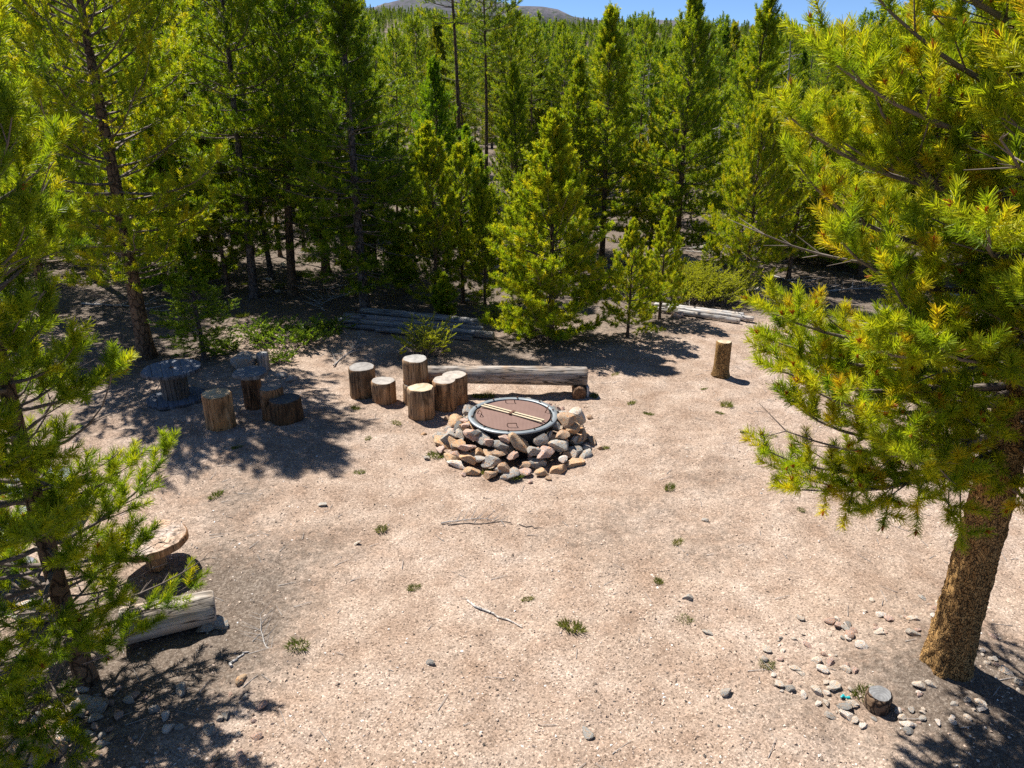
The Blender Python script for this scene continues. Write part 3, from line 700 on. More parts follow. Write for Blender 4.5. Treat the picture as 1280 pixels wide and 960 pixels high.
# left group
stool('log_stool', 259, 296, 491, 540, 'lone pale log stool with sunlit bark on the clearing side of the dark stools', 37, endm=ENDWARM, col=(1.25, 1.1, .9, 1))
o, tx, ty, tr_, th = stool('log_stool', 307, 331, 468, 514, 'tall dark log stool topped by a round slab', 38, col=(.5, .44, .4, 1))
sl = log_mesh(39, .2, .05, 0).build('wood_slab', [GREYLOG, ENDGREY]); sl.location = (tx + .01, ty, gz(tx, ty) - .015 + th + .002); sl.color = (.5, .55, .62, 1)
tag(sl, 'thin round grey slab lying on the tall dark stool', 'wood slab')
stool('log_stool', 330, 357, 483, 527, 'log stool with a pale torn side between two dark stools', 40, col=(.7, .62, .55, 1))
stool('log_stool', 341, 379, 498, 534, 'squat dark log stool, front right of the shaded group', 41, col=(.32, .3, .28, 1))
stool('split_log', 323, 338, 441, 466, 'short split log standing upright beside the dark lichen boulder', 42, side=GREYLOG)
stool('tree_stump', 891, 909, 427, 474, 'tall sawn tree stump rooted alone on the right of the clearing', 43, endm=ENDWARM, side=BARKW, flare=.35, cat='tree stump')
stool('tree_stump', 1079, 1109, 872, 893, 'small low sawn stump with a smooth grey top near the large pine', 44, flare=.15, cat='tree stump', rtop=None, h=.11, r=.075, side=BARK, col=(.55, .57, .6, 1))

def lying(name, p0, p1, r0, r1, label, seed, side, endm, cat, parent=None, col=(1, 1, 1, 1), group=None, bend=0.0):
    p0 = Vector(p0); p1 = Vector(p1); L = (p1 - p0).length; mb = log_mesh(seed, r0, L, 0, r_top=r1, seg=28)
    if bend:
        for A in mb.v: A[:, 0] += bend * np.sin(A[:, 2] / L * PI)
    o = mb.build(name, [side, endm], parent); o.location = p0
    o.rotation_euler = (p1 - p0).to_track_quat('Z', 'Y').to_euler(); o.color = col
    if cat: tag(o, label, cat, group)
    return o
# log bench
bx = (-.15, 8.32)
be = empty('log_bench', (bx[0], bx[1], gz(*bx))); tag(be, 'long weathered grey log bench lying on a short cross log behind the fire pit', 'log bench')
b0 = gz(*bx)
lying('seat_log', (-1.08, .03, .27), (1.09, 0, .255), .105, .118, None, 51, GREYLOG, ENDGREY, None, be, bend=.01)
lying('support_log', (.98, -.2, .085), (1.0, .2, .085), .088, .085, None, 52, LOGSIDE, LOGSIDE, None, be, (.55, .5, .5, 1))
lying('support_log', (-.85, -.16, .085), (-.83, .2, .085), .088, .085, None, 53, LOGSIDE, LOGSIDE, None, be, (.6, .55, .5, 1))
mb = MB()
def box(mb, c, s, mat=0, rz=0.0):
    V = np.array([[x, y, z] for x in (-.5, .5) for y in (-.5, .5) for z in (-.5, .5)]) * np.array(s)
    c_, s_ = math.cos(rz), math.sin(rz); V = V @ np.array([[c_, s_, 0], [-s_, c_, 0], [0, 0, 1]]) + np.array(c)
    mb.add(V, [[0, 1, 3, 2], [4, 6, 7, 5], [0, 4, 5, 1], [2, 3, 7, 6], [0, 2, 6, 4], [1, 5, 7, 3]], mat)
box(mb, (1.085, -.02, .075), (.03, .22, .15), 0, .1); mb.build('brace_board', [PALEPOLE], be, smooth=False)
# left foreground log
e1 = gp(268, 752, .12); e2 = gp(150, 778, .14)
lying('fallen_log', (e2[0], e2[1], .14 + gz(*e2)), (e1[0], e1[1], .13 + gz(*e1)), .125, .112, 'thick cracked grey log lying on small stones beside the young foreground pine', 54, GREYLOG, ENDGREY, 'log', col=(1.05, 1.03, 1.0, 1))

# pole pile
def pole(pa, pb, z0, z1, r0, r1, label, seed, side=POLEM, grp=None, col=(1, 1, 1, 1)):
    xa, ya = gp(*pa, z0); xb, yb = gp(*pb, z1)
    return lying('wooden_pole', (xa, ya, z0 + gz(xa, ya)), (xb, yb, z1 + gz(xb, yb)), r0, r1, label, seed, side, ENDGREY, 'pole', group=grp, col=col, bend=.03)
pole((452, 388), (601, 405), .10, .10, .062, .075, 'thickest grey peeled pole on the far side of the pole pile', 61)
pole((430, 394), (604, 413), .13, .08, .05, .062, 'long grey peeled pole in the middle of the pole pile', 62, col=(.85, .86, .9, 1))
pole((424, 400), (617, 420), .05, .06, .048, .06, 'longest grey pole on the near side of the pole pile, ending in a ragged butt', 63, col=(1.1, 1.1, 1.1, 1))
pole((470, 412), (590, 424), .04, .04, .04, .042, 'thin short grey pole lying in front of the pole pile', 64, col=(.8, .8, .82, 1))
pole((436, 407), (560, 419), .04, .05, .038, .04, 'thin pole half buried between the longer pole pile members', 66, col=(.7, .7, .74, 1))
pole((621, 411), (652, 413), .03, .03, .03, .02, 'short bleached stick beyond the ragged end of the pole pile', 65, PALEPOLE)
pole((818, 383), (930, 395), .06, .06, .055, .05, 'far bleached pole lying along the juniper mat edge', 67, PALEPOLE)
pole((835, 387), (942, 399), .06, .06, .05, .045, 'middle bleached pole of the three along the juniper mat edge', 68, PALEPOLE)
pole((822, 389), (925, 402), .05, .05, .045, .04, 'near bleached pole of the three along the juniper mat edge', 69, PALEPOLE, col=(.85, .85, .85, 1))

# spool tables
def spool(px, py, r, h, label, rz=0.0, tilt=0):
    x, y = gp(px, py); e = empty('spool_table', (x, y, gz(x, y) - .01), rz); e.rotation_euler.x = tilt
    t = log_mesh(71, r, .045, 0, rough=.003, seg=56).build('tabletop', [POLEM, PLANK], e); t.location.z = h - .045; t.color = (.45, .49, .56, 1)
    b = log_mesh(72, r, .045, 0, rough=.003, seg=56).build('base_disc', [POLEM, PLANK], e); b.color = (.42, .45, .52, 1)  # base disc tint lowered to carry the shade it stands in
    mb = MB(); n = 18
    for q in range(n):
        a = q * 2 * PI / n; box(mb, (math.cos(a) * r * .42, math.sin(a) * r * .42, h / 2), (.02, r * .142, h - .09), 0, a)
    mb.build('drum', [POLEM], e, smooth=False).color = (.4, .38, .36, 1); mb = MB(); tube(mb, [(0, 0, h - .005), (0, 0, h + .004)], .03, 12); mb.build('hub', [HANDLE], e)  # drum tinted darker, standing in for shade beneath the tabletop
    tag(e, label, 'table'); return e
def mat_plank():
    t = NT('grey_planks'); v = t.coord()
    sx = t.n('ShaderNodeSeparateXYZ'); t.l(v, sx.inputs[0]); q = t.math('MULTIPLY', sx.outputs[0], 9.0); fr = t.math('FRACT', q)
    gap = t.val(t.math('ABSOLUTE', t.math('SUBTRACT', fr, .5)), .46, .49)
    vv = t.coord((25, 2, 2)); n = t.noise(vv, 1.0, 6, .6)
    col = t.ramp(n, [(.3, (.22, .22, .23)), (.6, (.40, .40, .40)), (.8, (.5, .49, .48))]); col = t.mix(gap, col, (.03, .03, .03)); col = t.mix(1.0, col, t.n('ShaderNodeObjectInfo').outputs['Color'], 'MULTIPLY')
    return t.done(col, .75, t.bump(t.math('SUBTRACT', n, gap), .5, .006), .3)
PLANK = mat_plank()
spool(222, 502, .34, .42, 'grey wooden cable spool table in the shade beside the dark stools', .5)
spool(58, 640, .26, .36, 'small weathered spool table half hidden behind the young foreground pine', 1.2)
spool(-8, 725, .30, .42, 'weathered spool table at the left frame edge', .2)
# round stool bench on a post
x, y = gp(188, 667, .28); e = empty('round_table', (x, y, gz(x, y)), .4); tag(e, 'low round wooden table on a single post behind the cracked grey log', 'table')
t = log_mesh(75, .26, .065, 0, rough=.006, seg=56).build('tabletop', [LOGSIDE, GREYLOG], e); t.location.z = .22; t.color = (1.1, 1, .95, 1)
log_mesh(76, .075, .22, .05).build('post', [LOGSIDE, ENDGREY], e)

# ------------------------------------------------------------------ rocks
def rock_me(seed, sub=3, planes=11, amp=.05):
    import bmesh
    bm = bmesh.new(); bmesh.ops.create_icosphere(bm, subdivisions=sub, radius=1.0); rg = np.random.default_rng(seed)
    V = np.array([v.co[:] for v in bm.verts]); N = unit(rg.normal(size=(planes, 3))); d = rg.uniform(.42, .78, planes)
    for n, dd in zip(N, d):
        s = V @ n - dd; V = np.where(s[:, None] > 0, V - n * s[:, None] * .985, V)
    V = V * (1 + .04 * vnoise(V[:, 0] * 7 + seed, V[:, 1] * 7 + V[:, 2] * 5, seed + 3)[:, None]) * (1 + amp * vnoise(V[:, 0] * 2.3 + seed, V[:, 1] * 2.3 + V[:, 2] * 1.7, seed)[:, None])
    V /= np.abs(V).max(0)
    for v, c in zip(bm.verts, V): v.co = c
    me = bpy.data.meshes.new('rock'); bm.to_mesh(me); bm.free()
    for p in me.polygons: p.use_smooth = True
    me.set_sharp_from_angle(angle=math.radians(24))
    me.materials.append(ROCK); return me
RM = [rock_me(s, 3, 9 + s % 5, .09) for s in range(18)]; RMS = [rock_me(50 + s, 2, 9) for s in range(8)]
PAL = {'grey': [(.34, .335, .315), (.39, .375, .345), (.27, .27, .26), (.42, .405, .37)], 'tan': [(.50, .36, .23), (.52, .35, .21), (.44, .32, .22)], 'pale': [(.58, .53, .46), (.66, .62, .57)],
       'dark': [(.13, .13, .13), (.10, .10, .10)], 'pink': [(.46, .34, .28), (.5, .38, .33)]}
rk = random.Random(77)
def rock(loc, s, tone, label, name='stone', cat='stone', group=None, rot=None, meshes=RM):
    o = bpy.data.objects.new(name, rk.choice(meshes)); COL.objects.link(o)
    o.location = loc; o.scale = s; o.rotation_euler = rot or (rk.gauss(0, .18), rk.gauss(0, .18), rk.uniform(0, 6.28))
    c = rk.choice(PAL[tone]); o.color = (*c, 1); tag(o, label, cat, group); return o
# fire pit ring
CX, CY = .03, 7.03; CZ = gz(CX, CY)
LB = {'grey': 'grey stone piled in the low rough ring around the fire pit', 'tan': 'tan-brown stone piled in the low rough ring around the fire pit',
      'pale': 'pale whitish stone piled in the low rough ring around the fire pit', 'dark': 'blackened stone piled in the low rough ring around the fire pit', 'pink': 'pinkish stone piled in the low rough ring around the fire pit'}
for (n, rad, z, sz) in ((28, .80, .045, .09), (26, .70, .10, .088), (24, .635, .165, .088), (24, .555, .24, .088), (18, .50, .285, .056)):
    a0 = rk.uniform(0, 1)
    for q in range(n):
        a = a0 + q * 2 * PI / n + rk.uniform(-.08, .08); rr = rad + rk.uniform(-.05, .06); f = rk.uniform(.75, 1.3)
        tone = rk.choices(['grey', 'tan', 'pale', 'dark', 'pink'], [34, 44, 6, 4, 12])[0]
        x, y = CX + rr * math.cos(a), CY + rr * math.sin(a)
        rock((x, y, CZ + z * (1.0 if rk.random() > .2 else .8)), (sz * f * rk.uniform(.95, 1.4), sz * f * rk.uniform(.7, .95), sz * f * rk.uniform(.42, .72)), tone,
             LB[tone], 'ring_stone', 'stone', tone + ' stones around the fire pit', (rk.gauss(0, .28), rk.gauss(0, .28), a + PI / 2 + rk.gauss(0, .4)))
def front(px, py, s, tone, label, z=.0, rz=0.0):
    x, y = gp(px, py); rock((x, y + s[1] * .6, gz(x, y) + s[2] * .75 + z), s, tone, label, 'ring_stone', 'stone', None, (rk.gauss(0, .1), rk.gauss(0, .1), rz))
front(632, 594, (.085, .075, .085), 'tan', 'orange-brown blocky stone lowest at the front of the fire pit ring')
front(598, 577, (.105, .085, .10), 'tan', 'large rounded orange-tan stone at the front left of the fire pit ring')
front(634, 574, (.10, .08, .085), 'grey', 'smooth blue-grey boulder-like stone at the front middle of the fire pit ring', .06)
front(572, 574, (.095, .075, .065), 'pink', 'mottled pinkish stone at the lower left of the fire pit ring')
front(667, 586, (.10, .065, .05), 'grey', 'flat lichen-spotted stone at the lower right of the fire pit ring')
front(560, 556, (.11, .09, .08), 'grey', 'dark grey craggy stone on the left shoulder of the fire pit ring', .03)
front(716, 574, (.055, .05, .055), 'pale', 'small whitish round stone at the right foot of the fire pit ring')
x, y = CX + .55, CY - .12; rock((x, y, CZ + .31), (.12, .1, .09), 'tan', 'large orange-tan stone on top of the right side of the fire pit ring', 'ring_stone')
x, y = CX + .68, CY + .05; rock((x, y, CZ + .28), (.12, .1, .11), 'pale', 'white-topped block on top of the right side of the fire pit ring', 'ring_stone')
for q in range(16):
    a = rk.uniform(0, 6.28); rr = rk.uniform(.88, 1.04); tone = rk.choice(['grey', 'pink', 'tan']); s = rk.uniform(.025, .045); x, y = CX + rr * math.cos(a), CY + rr * math.sin(a)
    rock((x, y, gz(x, y) + s * .4), (s * 1.2, s, s * .8), tone, 'small loose stone at the foot of the fire pit ring', 'loose_stone', 'stone', 'small stones at the fire pit foot', meshes=RMS)
# cover
LZ = .325
fc = empty('fire_pit_cover', (CX - .02, CY, CZ + LZ)); tag(fc, 'round rusty mesh cover with a grey steel rim lying on the stone fire pit', 'fire pit cover')
def ringmesh(r0, r1, z0, z1, seg=96):
    a = np.arange(seg) * 2 * PI / seg; c = np.stack([np.cos(a), np.sin(a)], -1); b = .006
    prof = [(r0, z0), (r1 - b, z0), (r1, z0 + b), (r1, z1 - b), (r1 - b, z1), (r0 + b, z1), (r0, z1 - b)]
    V = np.concatenate([np.concatenate([c * r, np.full((seg, 1), z)], 1) for r, z in prof]); n = len(prof); F = []
    j = np.arange(seg); jn = (j + 1) % seg
    for q in range(n):
        p = (q + 1) % n; F.append(np.stack([q * seg + j, q * seg + jn, p * seg + jn, p * seg + j], -1))
    m = MB(); m.add(V, np.concatenate(F)); return m
ringmesh(.428, .487, -.010, .012).build('rim', [RIM], fc)
ringmesh(.385, .43, -.34, -.012).build('fire_ring', [DRUM], fc)
m = MB(); a = np.arange(96) * 2 * PI / 96; rs = [.404, .3, .2, .1]
V = np.concatenate([np.stack([np.cos(a) * r, np.sin(a) * r, np.full(96, .006 + .012 * (1 - (r / .404) ** 2))], -1) for r in rs] + [np.array([[0, 0, .018]])])
j = np.arange(96); jn = (j + 1) % 96
m.add(V, np.concatenate([np.stack([b * 96 + j, b * 96 + jn, (b + 1) * 96 + jn, (b + 1) * 96 + j], -1) for b in range(3)]))
m.f.append(np.stack([288 + j, 288 + jn, np.full(96, 384)], -1).astype(np.int32)); m.m.append(np.zeros(96, np.int32)); m.build('mesh_plate', [MESHM], fc)
ang = math.atan2(-.55, .83)
for off in (-.024, .024):
    m = MB(); box(m, (-.0 - off * math.sin(ang) - .01, off * math.cos(ang), .028), (.78, .024, .010), 0, ang); m.build('bar', [BAR], fc, smooth=False)
m = MB(); box(m, (-.01, 0, .032), (.03, .10, .014), 0, ang); m.build('latch', [HANDLE], fc, smooth=False)
for (hx, hy, rz) in ((-.03, .33, 0), (-.01, -.3, 0), (-.37, -.02, 1.9), (.36, .1, 1.35)):
    m = MB(); w = .05; pts = [(-w, 0, 0), (-w, 0, .025), (-w * .95, 0, .042), (-w * .8, 0, .05), (w * .8, 0, .05), (w * .95, 0, .042), (w, 0, .025), (w, 0, 0)]
    tube(m, pts, .0045, 8); h = m.build('handle', [HANDLE], fc); h.location = (hx, hy, .008); h.rotation_euler = (.5, 0, rz)
for q in range(10):
    a = q * 2 * PI / 10 + .2; m = MB(); tube(m, [(0, 0, 0), (0, 0, .008), (0, 0, .012)], [.011, .011, .006], 8); h = m.build('bolt', [HANDLE], fc); h.location = (.445 * math.cos(a), .445 * math.sin(a), .021)

# other rocks
x, y = gp(306, 467); rock((x, y + .12, gz(x, y) + .13), (.21, .17, .17), 'grey', 'dark lichen-covered boulder behind the shaded log stools', 'boulder', 'boulder')
for (px, py, s, l) in ((364, 478, .09, 'grey stone lying right of the pale-sided stool'), (351, 474, .07, 'small grey stone behind the pale-sided stool'), (210, 782, .10, 'craggy pinkish stone under the left of the cracked grey log'),
                       (252, 790, .06, 'brown angular stone in front of the cracked grey log'), (255, 780, .075, 'yellowish wedge stone beneath the cracked grey log'), (271, 783, .07, 'grey stone under the right end of the cracked grey log'),
                       (44, 785, .18, 'pale grey boulder behind the trunk of the young foreground pine'), (106, 890, .10, 'olive-grey flat stone at the foot of the young foreground pine'), (42, 950, .14, 'largest tan stone in the bottom left shade'),
                       (14, 960, .13, 'brown half-buried stone in the bottom left corner'), (70, 932, .07, 'pink-white stone in the bottom left shade'), (66, 946, .06, 'small rosy stone beside the largest tan stone'),
                       (855, 338, .35, 'long grey boulder at the forest edge beyond the juniper mat'), (735, 918, .045, 'flat blue-grey stone on bare gravel, nearest the bottom centre'), (885, 792, .035, 'flat slate-grey stone right of the flowering plant'),
                       (402, 633, .05, 'flat grey stone alone left of the clearing centre'), (848, 400, .1, 'whitish stone in front of the bleached poles'), (444, 678, .035, 'small pale slab left of the clearing centre'), (538, 832, .028, 'small dark stone on gravel in the lower left centre'),
                       (882, 652, .03, 'small grey-white stone on bare gravel right of centre'), (860, 752, .04, 'grey stone behind the flowering plant'), (910, 870, .04, 'faded grey stone lower right of the clearing'), (1150, 868, .04, 'white stone left of the large pine foot')):
    x, y = gp(px, py); tone = 'grey' if ('grey' in l or 'dark' in l) else 'pale' if ('white' in l or 'pale' in l) else 'tan' if ('tan' in l or 'brown' in l or 'yellow' in l) else 'pink'
    flat = .32 if 'flat' in l or 'slab' in l else .65
    rock((x, y + s * .6, gz(x, y) + s * flat * .45), (s * 1.2, s * .85, s * flat), tone, l, 'stone')
# scattered stones, groups
for q in range(150):
    a = rk.uniform(0, 6.28); rr = rk.uniform(.2, 1.0) ** .7; px = 1120 + 170 * rr * math.cos(a); py = 830 + 85 * rr * math.sin(a)
    if px > 1275: continue
    x, y = gp(px, py)
    if math.hypot(x - RX, y - RY) < .25: continue
    s = rk.uniform(.011, .038); rock((x, y, gz(x, y) + s * .25), (s * 1.4, s, s * .55), rk.choices(['pale', 'grey', 'pink'], [7, 2, 2])[0], 'small pale stone scattered around the foot of the large pine', 'stone', 'stone', 'stones scattered at the large pine foot', meshes=RMS)
for q in range(95):
    px = rk.uniform(-20, 330) ; py = rk.uniform(850, 985)
    if px > 330 - (py - 850) * .1: continue
    x, y = gp(px, py); s = rk.uniform(.014, .04) * (1.3 if px < 120 else 1); rock((x, y, gz(x, y) + s * .3), (s * 1.3, s, s * .7), rk.choices(['pale', 'grey', 'pink', 'tan'], [3, 4, 3, 2])[0], 'cobble lying in the shade under the young foreground pine', 'stone', 'stone', 'cobbles under the young foreground pine', meshes=RMS)
# forest floor rocks
for q in range(26):
    x = rk.uniform(-9, 9); y = rk.uniform(12.8, 22); s = rk.uniform(.06, .2); rock((x, y, gz(x, y) + s * .25), (s * 1.4, s, s * .6), rk.choice(['grey', 'pale']), 'weathered stone lying on the forest floor among the trunks', 'stone', 'stone', 'stones on the forest floor', meshes=RMS)

# gravel (stuff)
def pebbles(n, xf, yf, smin, smax, tints, name, label):
    x = xf; y = yf; z = terr(x, y); s = NR.uniform(0, 1, n) ** 3 * (smax - smin) + smin
    O = np.array([[1, 0, 0], [-1, 0, 0], [0, 1, 0], [0, -1, 0], [0, 0, 1], [0, 0, -1], ])
    FO = np.array([[0, 2, 4], [2, 1, 4], [1, 3, 4], [3, 0, 4], [2, 0, 5], [1, 2, 5], [3, 1, 5], [0, 3, 5]])
    V = O[None] * NR.uniform(.6, 1.25, (n, 6, 1)) + NR.normal(0, .18, (n, 6, 3))
    a = NR.random(n) * 6.28; c, q = np.cos(a)[:, None], np.sin(a)[:, None]
    V = np.stack([V[..., 0] * c - V[..., 1] * q * .8, V[..., 0] * q + V[..., 1] * c * .8, V[..., 2] * .55], -1) * s[:, None, None]
    V += np.stack([x, y, z + s * .2], -1)[:, None]
    F = (FO[None] + (np.arange(n) * 6)[:, None, None]).reshape(-1, 3)
    mb = MB(); mb.add(V.reshape(-1, 3), F, 0, np.repeat(tints, 6)); o = mb.build(name, [GRAVEL], smooth=False); tag(o, label, 'gravel', kind='stuff')
n = 52000; t = NR.random(n); yy = 2.5 + 10 * t ** 1.5; xx = NR.uniform(-1, 1, n) * (.75 * yy + .6)
k = NR.random(n) < np.clip(.5 + 1.3 * fbm(xx * .9, yy * .9, 61, 3), .12, 1); xx, yy = xx[k], yy[k]; n = len(xx)
pebbles(n, xx, yy, .003, .013, np.clip(NR.choice([.05, .2, .45, .6, .75, .9, 1.0], n, p=[.08, .20, .28, .22, .13, .06, .03]) + NR.normal(0, .05, n), 0, 1), 'gravel', 'fine pinkish granite gravel strewn over the clearing')
# twig litter (stuff)
n = 2600; yy = np.where(NR.random(n) < .45, NR.uniform(8.5, 20, n), NR.uniform(2.6, 9, n)); xx = NR.uniform(-1, 1, n) * (.75 * yy + .5)
lk = .2 + .8 * sstep(9.5, 12, yy) + .7 * sstep(-1.2, -3, xx) + .6 * sstep(2.2, 3.2, xx); k = NR.random(n) < lk * .8; xx, yy = xx[k], yy[k]; n = len(xx)
a = NR.random(n) * 3.14; L = NR.uniform(.03, .16, n) * np.where(yy > 9, 1.8, 1); x2 = xx + np.cos(a) * L; y2 = yy + np.sin(a) * L
mb = MB(); segs(mb, np.stack([xx, yy, terr(xx, yy) + .004], -1), np.stack([x2, y2, terr(x2, y2) + .008], -1), .003, .0015, 3, 0)
tag(mb.build('twig_litter', [DEADWOOD]), 'small dry twigs littering the ground', 'twigs', kind='stuff')

# fallen branches
def fallen(seed, L=1.2):
    rg = random.Random(seed); P0 = []; P1 = []; A = []; B = []; p = Vector((-L / 2, 0, .02)); az = 0
    for i in range(8):
        az += rg.gauss(0, .16); q = p + Vector((math.cos(az), math.sin(az), rg.gauss(0, .04))) * L / 8; q.z = max(.012, q.z)
        P0.append(p); P1.append(q); A.append(.016 * (1 - i / 10)); B.append(.016 * (1 - (i + 1) / 10))
        for _ in range(2):
            a2 = az + rg.choice((-1, 1)) * rg.uniform(.5, 1.1); l2 = L * rg.uniform(.1, .35); e = q + Vector((math.cos(a2), math.sin(a2), rg.uniform(0, .5))) * l2
            P0.append(q); P1.append(e); A.append(.006); B.append(.002)
        p = q
    m = MB(); segs(m, P0, P1, A, B, 4, 0); return m
fb = [fallen(s).build('fallen_branch', [DEADWOOD]) for s in range(3)]
fi = 0
def fbranch(x, y, s, rz, label, group=None):
    global fi
    o = fb[fi] if fi < 3 else fb[fi % 3].copy()
    if fi >= 3:
        COL.objects.link(o)
        if 'group' in o: del o['group']
    fi += 1; o.location = (x, y, gz(x, y)); o.scale = (s, s, s); o.rotation_euler.z = rz; tag(o, label, 'branch', group)
x, y = gp(437, 444); fbranch(x, y, .8, 1.3, 'grey forked dead branch sticking up behind the chipped log stool')
x, y = gp(330, 790); fbranch(x, y, .4, 2.2, 'pale twig lying right of the cracked grey log')
x, y = gp(590, 652); fbranch(x, y, .45, .1, 'thin dark twig on bare gravel below the fire pit')
for q in range(34):
    x = rk.uniform(-9, 10); y = rk.uniform(12, 21); 
    if q < 8: x, y = gp(rk.uniform(830, 930), rk.uniform(300, 335))
    elif q < 16: x, y = gp(rk.uniform(390, 460), rk.uniform(350, 440))
    fbranch(x, y, rk.uniform(.6, 1.5), rk.uniform(0, 6.28), 'silvery dead branch lying on the forest floor', 'dead branches on the forest floor')
def stick(pa, pb, r, label, m=DEADWOOD):
    xa, ya = gp(*pa); xb, yb = gp(*pb); mb = MB(); rg = random.Random(pa[0]); n = 8; P = []
    for i in range(n):
        t = i / (n - 1); x = xa + (xb - xa) * t + rg.gauss(0, .012); y = ya + (yb - ya) * t + rg.gauss(0, .012); P.append((x, y, gz(x, y) + r * .8))
    tube(mb, P, np.linspace(r, r * .5, n), 6); o = mb.build('stick', [m]); tag(o, label, 'stick')
stick((582, 752), (656, 781), .010, 'bleached thin stick lying on gravel left of the round plant tuft', PALEPOLE)
stick((288, 832), (308, 812), .010, 'short pale stick on the ground right of the cracked grey log', PALEPOLE)
stick((560, 655), (640, 650), .006, 'dark thin twig below the fire pit', BRANCHWOOD)
stick((650, 655), (680, 657), .006, 'short dark twig right of the longer dark twig', BRANCHWOOD)

# teal scrap
x, y = gp(1057, 872); mb = MB()
tube(mb, [(-.03, 0, .01), (-.012, .008, .018), (0, 0, .008), (.014, -.012, .02), (.028, .004, .01)], [.006, .011, .008, .012, .005], 7); o = mb.build('plastic_scrap', [TEAL]); o.location = (x, y, gz(x, y)); tag(o, 'tiny teal plastic scrap beside the small low stump', 'litter')

# ------------------------------------------------------------------ shrubs and tufts
def shrub_mesh(seed, n, R, Hh, sh, nn, nl, nw, tint=.5, e=(15, 60), side=4, up=.12):
    rg = random.Random(seed); S0 = []; S1 = []; T0 = []; T1 = []
    for i in range(n):
        a = rg.uniform(0, 6.28); el = math.radians(rg.uniform(*e)); L = R * rg.uniform(.5, 1.1); o = Vector((rg.gauss(0, R * .28), rg.gauss(0, R * .28), 0))
        d = Vector((math.cos(a) * math.cos(el), math.sin(a) * math.cos(el), math.sin(el) * Hh / R)); q = o + d * L
        T0.append(o); T1.append(q); S0.append(o + d * L * .45); S1.append(q)
        for j in range(side):
            b = o + d * L * rg.uniform(.35, .95); a2 = a + rg.choice((-1, 1)) * rg.uniform(.4, 1.0)
            S0.append(b); S1.append(b + Vector((math.cos(a2) * .8, math.sin(a2) * .8, rg.uniform(.1, .7))).normalized() * sh * rg.uniform(.6, 1.2))
    w = MB(); segs(w, T0, T1, .006, .002, 3, 0)
    c = MB(); S0 = np.array([tuple(q) for q in S0]); S1 = np.array([tuple(q) for q in S1])
    needles(c, S0, S1, nn, nl, nw, tint + NR.normal(0, .12, len(S0)), .35, .9, up=up); return w, c
def shrub(name, px, py, mesh, m, label, cat='shrub', sc=(1, 1, 1), group=None, rz=0.0):
    x, y = gp(px, py); e = empty(name, (x, y, gz(x, y)), rz); e.scale = sc
    mesh[0].build('stem', [BRANCHWOOD], e); mesh[1].build('foliage', [m], e, smooth=False); tag(e, label, cat, group); return e
jm = shrub_mesh(1, 70, .5, .62, .12, 40, .02, .008, .7, (25, 75))
shrub('juniper_shrub', 533, 442, jm, JUNI, 'bright yellow-green juniper shrub behind the stacked log stools')
shrub('juniper_shrub', 622, 398, shrub_mesh(2, 60, .5, .35, .10, 30, .018, .007, .62), JUNI, 'low yellow-green juniper shrub at the left foot of the dense young pine')
shrub('juniper_shrub', 676, 420, shrub_mesh(12, 40, .35, .3, .10, 26, .018, .007, .5), JUNI, 'small juniper shrub right under the dense young pine')
shrub('juniper_mat', 880, 378, shrub_mesh(3, 420, 1.0, .75, .12, 36, .024, .010, .85, (25, 75)), JUNI, 'wide low olive-yellow juniper mat behind the bleached poles', sc=(1.0, .7, 1))
shrub('juniper_mat', 830, 362, shrub_mesh(13, 200, .7, .65, .12, 34, .024, .010, .8, (25, 75)), JUNI, 'smaller juniper mat at the left end of the wide one')
for k, (px, py, s, l) in enumerate(((372, 432, 1.0, 'leafy low bush between the boulder and the dark bushy pine'), (325, 425, .9, 'leafy low bush behind the dark lichen boulder'), (410, 415, .8, 'leafy low bush just below the pole pile upper end'), (278, 440, .7, 'small leafy bush behind the spool table and short dark pine'), (352, 452, .5, 'smallest leafy bush right of the dark lichen boulder'))):
    shrub('leafy_bush', px, py, shrub_mesh(20 + k, 46, .5, .42, .13, 14, .035, .018, .5), LEAF, l, 'bush', (s, s, s))
def tuft_mesh(seed, n, R, Hh, nw, tint):
    rg = np.random.default_rng(seed); a = rg.random(n) * 6.28; r = R * rg.random(n) ** .6 * .7; P = np.stack([np.cos(a) * r, np.sin(a) * r, np.zeros(n)], -1)
    b = rg.random(n) * 6.28; D = np.stack([np.cos(a) * .6 + .4 * np.cos(b), np.sin(a) * .6 + .4 * np.sin(b), rg.uniform(.5, 1.6, n)], -1); D = unit(D) * (Hh * rg.uniform(.5, 1.1, n))[:, None]
    s = unit(np.cross(D, rg.normal(size=(n, 3)))) * nw; mid = P + D * .55; tip = P + D; tip[:, 2] -= Hh * .12
    V = np.stack([P - s, P + s, mid + s * .8, tip, mid - s * .8], 1).reshape(-1, 3)
    F4 = (np.array([[0, 1, 2, 4]])[None] + (np.arange(n) * 5)[:, None, None]).reshape(-1, 4); F3 = (np.array([[4, 2, 3]])[None] + (np.arange(n) * 5)[:, None, None]).reshape(-1, 3)
    m = MB(); m.add(V, F4, 0, np.repeat(np.clip(tint + rg.normal(0, .15, n), 0, 1), 5)); m.f.append(F3.astype(np.int32)); m.m.append(np.zeros(n, np.int32)); return m
TM = [tuft_mesh(s, 190, .1, .07, .0028, .35 + .1 * (s % 4)).build('t', [GRASSM], smooth=False, obj=False) for s in range(5)]
def tuft(px, py, s, label, name='grass_tuft', cat='grass tuft', group=None):
    x, y = gp(px, py); o = bpy.data.objects.new(name, rk.choice(TM)); COL.objects.link(o); o.location = (x, y, gz(x, y) - .004); o.scale = (s * rk.uniform(.8, 1.5), s * rk.uniform(.6, 1), s * rk.uniform(.7, 1.05)); o.rotation_euler.z = rk.uniform(0, 6.28); tag(o, label, cat, group)
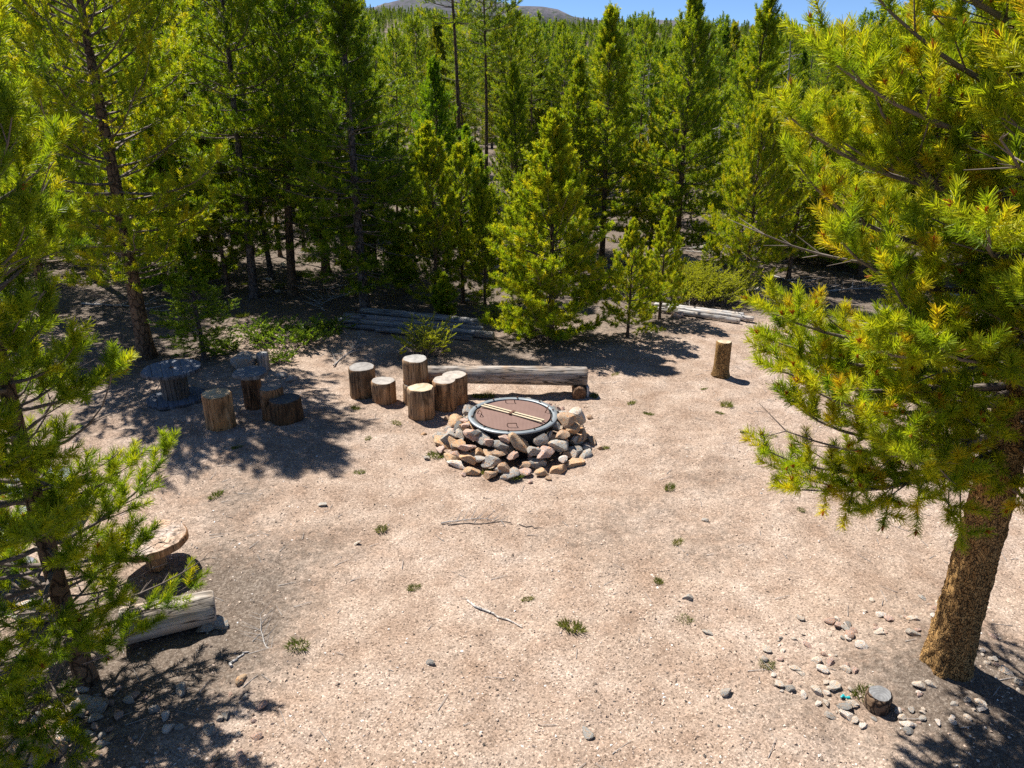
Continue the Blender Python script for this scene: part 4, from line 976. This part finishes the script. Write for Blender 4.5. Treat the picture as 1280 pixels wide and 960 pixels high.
tuft(714, 786, 1.0, 'round green-brown plant tuft alone on the gravel, largest in the clearing', 'plant_tuft', 'plant')
tuft(856, 774, .7, 'small flowering plant with green leaves beside two grey stones', 'plant_tuft', 'plant')
tuft(847, 678, .75, 'small green plant with faint purple flowers right of centre', 'plant_tuft', 'plant')
tuft(823, 730, .6, 'tiny green plant pair between the two flowering plants', 'plant_tuft', 'plant')
tuft(1082, 868, 1.0, 'dry brown grass tuft behind the small low stump')
tuft(908, 510, 1.1, 'patch of dry grass in front of the tall sawn stump')
tuft(600, 497, 1.1, 'bright green grass tuft at the back left of the fire pit cover'); tuft(611, 495, 1.0, 'bright green grass tuft under the log bench, just behind the fire pit')
tuft(545, 566, 1.0, 'green grass tuft at the left foot of the fire pit ring'); tuft(612, 588, .9, 'green grass tuft between orange stones at the fire pit front'); tuft(645, 594, .9, 'green grass tuft right of the lowest orange fire pit stone')
tuft(742, 497, 1.0, 'grass tuft at the right end of the log bench'); tuft(372, 805, .9, 'dry plant tuft lower right of the cracked grey log')
tuft(517, 731, .7, 'small green sprout left of the clearing centre'); tuft(660, 748, .45, 'tiny sprout above the round plant tuft')
for (px, py) in ((772, 470), (811, 518), (790, 505), (838, 610), (270, 620), (460, 548), (452, 590), (478, 660), (930, 545), (958, 548), (880, 488), (690, 555), (1000, 640), (960, 830), (1205, 805), (445, 510), (497, 530), (300, 560), (760, 560), (900, 520)):
    tuft(px + rk.uniform(-4, 4), py, rk.uniform(.45, .8), 'sparse small grass sprout on the bare gravel of the clearing', group='sparse grass sprouts on the clearing')
for q in range(30):
    x = rk.uniform(-8, 8); y = rk.uniform(11.5, 17); o = bpy.data.objects.new('grass_tuft', rk.choice(TM)); COL.objects.link(o); s = rk.uniform(1, 2); o.location = (x, y, gz(x, y)); o.scale = (s, s, s); tag(o, 'thin grass tuft on the shaded forest floor', 'grass tuft', 'grass tufts on the forest floor')

# ------------------------------------------------------------------ camera, light, world
cam = bpy.data.cameras.new('camera'); co = bpy.data.objects.new('camera', cam); COL.objects.link(co)
co.location = (0, 0, CAM_H); co.rotation_euler = (PI / 2 - TH, 0, 0); cam.sensor_width = 36; cam.lens = 36 * FPX / 1280; cam.clip_start = .05; cam.clip_end = 20000
SC.camera = co
EL = math.radians(56); sdir = Vector((-.70 * math.cos(EL), .714 * math.cos(EL), math.sin(EL)))
sun = bpy.data.lights.new('sun', 'SUN'); so = bpy.data.objects.new('sun', sun); COL.objects.link(so)
sun.energy = 5.0; sun.angle = math.radians(.5); sun.color = (1, .95, .88); so.rotation_euler = sdir.to_track_quat('Z', 'Y').to_euler(); so.location = (0, 0, 50)
w = bpy.data.worlds.new('World'); SC.world = w; w.use_nodes = True; nt = w.node_tree
bg = nt.nodes['Background']; sk = nt.nodes.new('ShaderNodeTexSky'); sk.sky_type = 'NISHITA'; sk.sun_disc = False
sk.sun_elevation = EL; sk.sun_rotation = math.atan2(sdir.x, sdir.y); sk.altitude = 2900; sk.air_density = .8; sk.dust_density = 0; sk.ozone_density = 6.0
nt.links.new(sk.outputs[0], bg.inputs[0]); bg.inputs[1].default_value = .075
SC.view_settings.view_transform = 'Standard'; SC.view_settings.look = 'None'; SC.view_settings.exposure = 1.05; SC.view_settings.gamma = 1
SC.view_settings.use_curve_mapping = False
SC.render.engine = 'CYCLES'
cy = SC.cycles; cy.max_bounces = 6; cy.diffuse_bounces = 2; cy.glossy_bounces = 2; cy.transmission_bounces = 3; cy.transparent_max_bounces = 4; cy.caustics_reflective = False; cy.caustics_refractive = False
cy.use_denoising = False
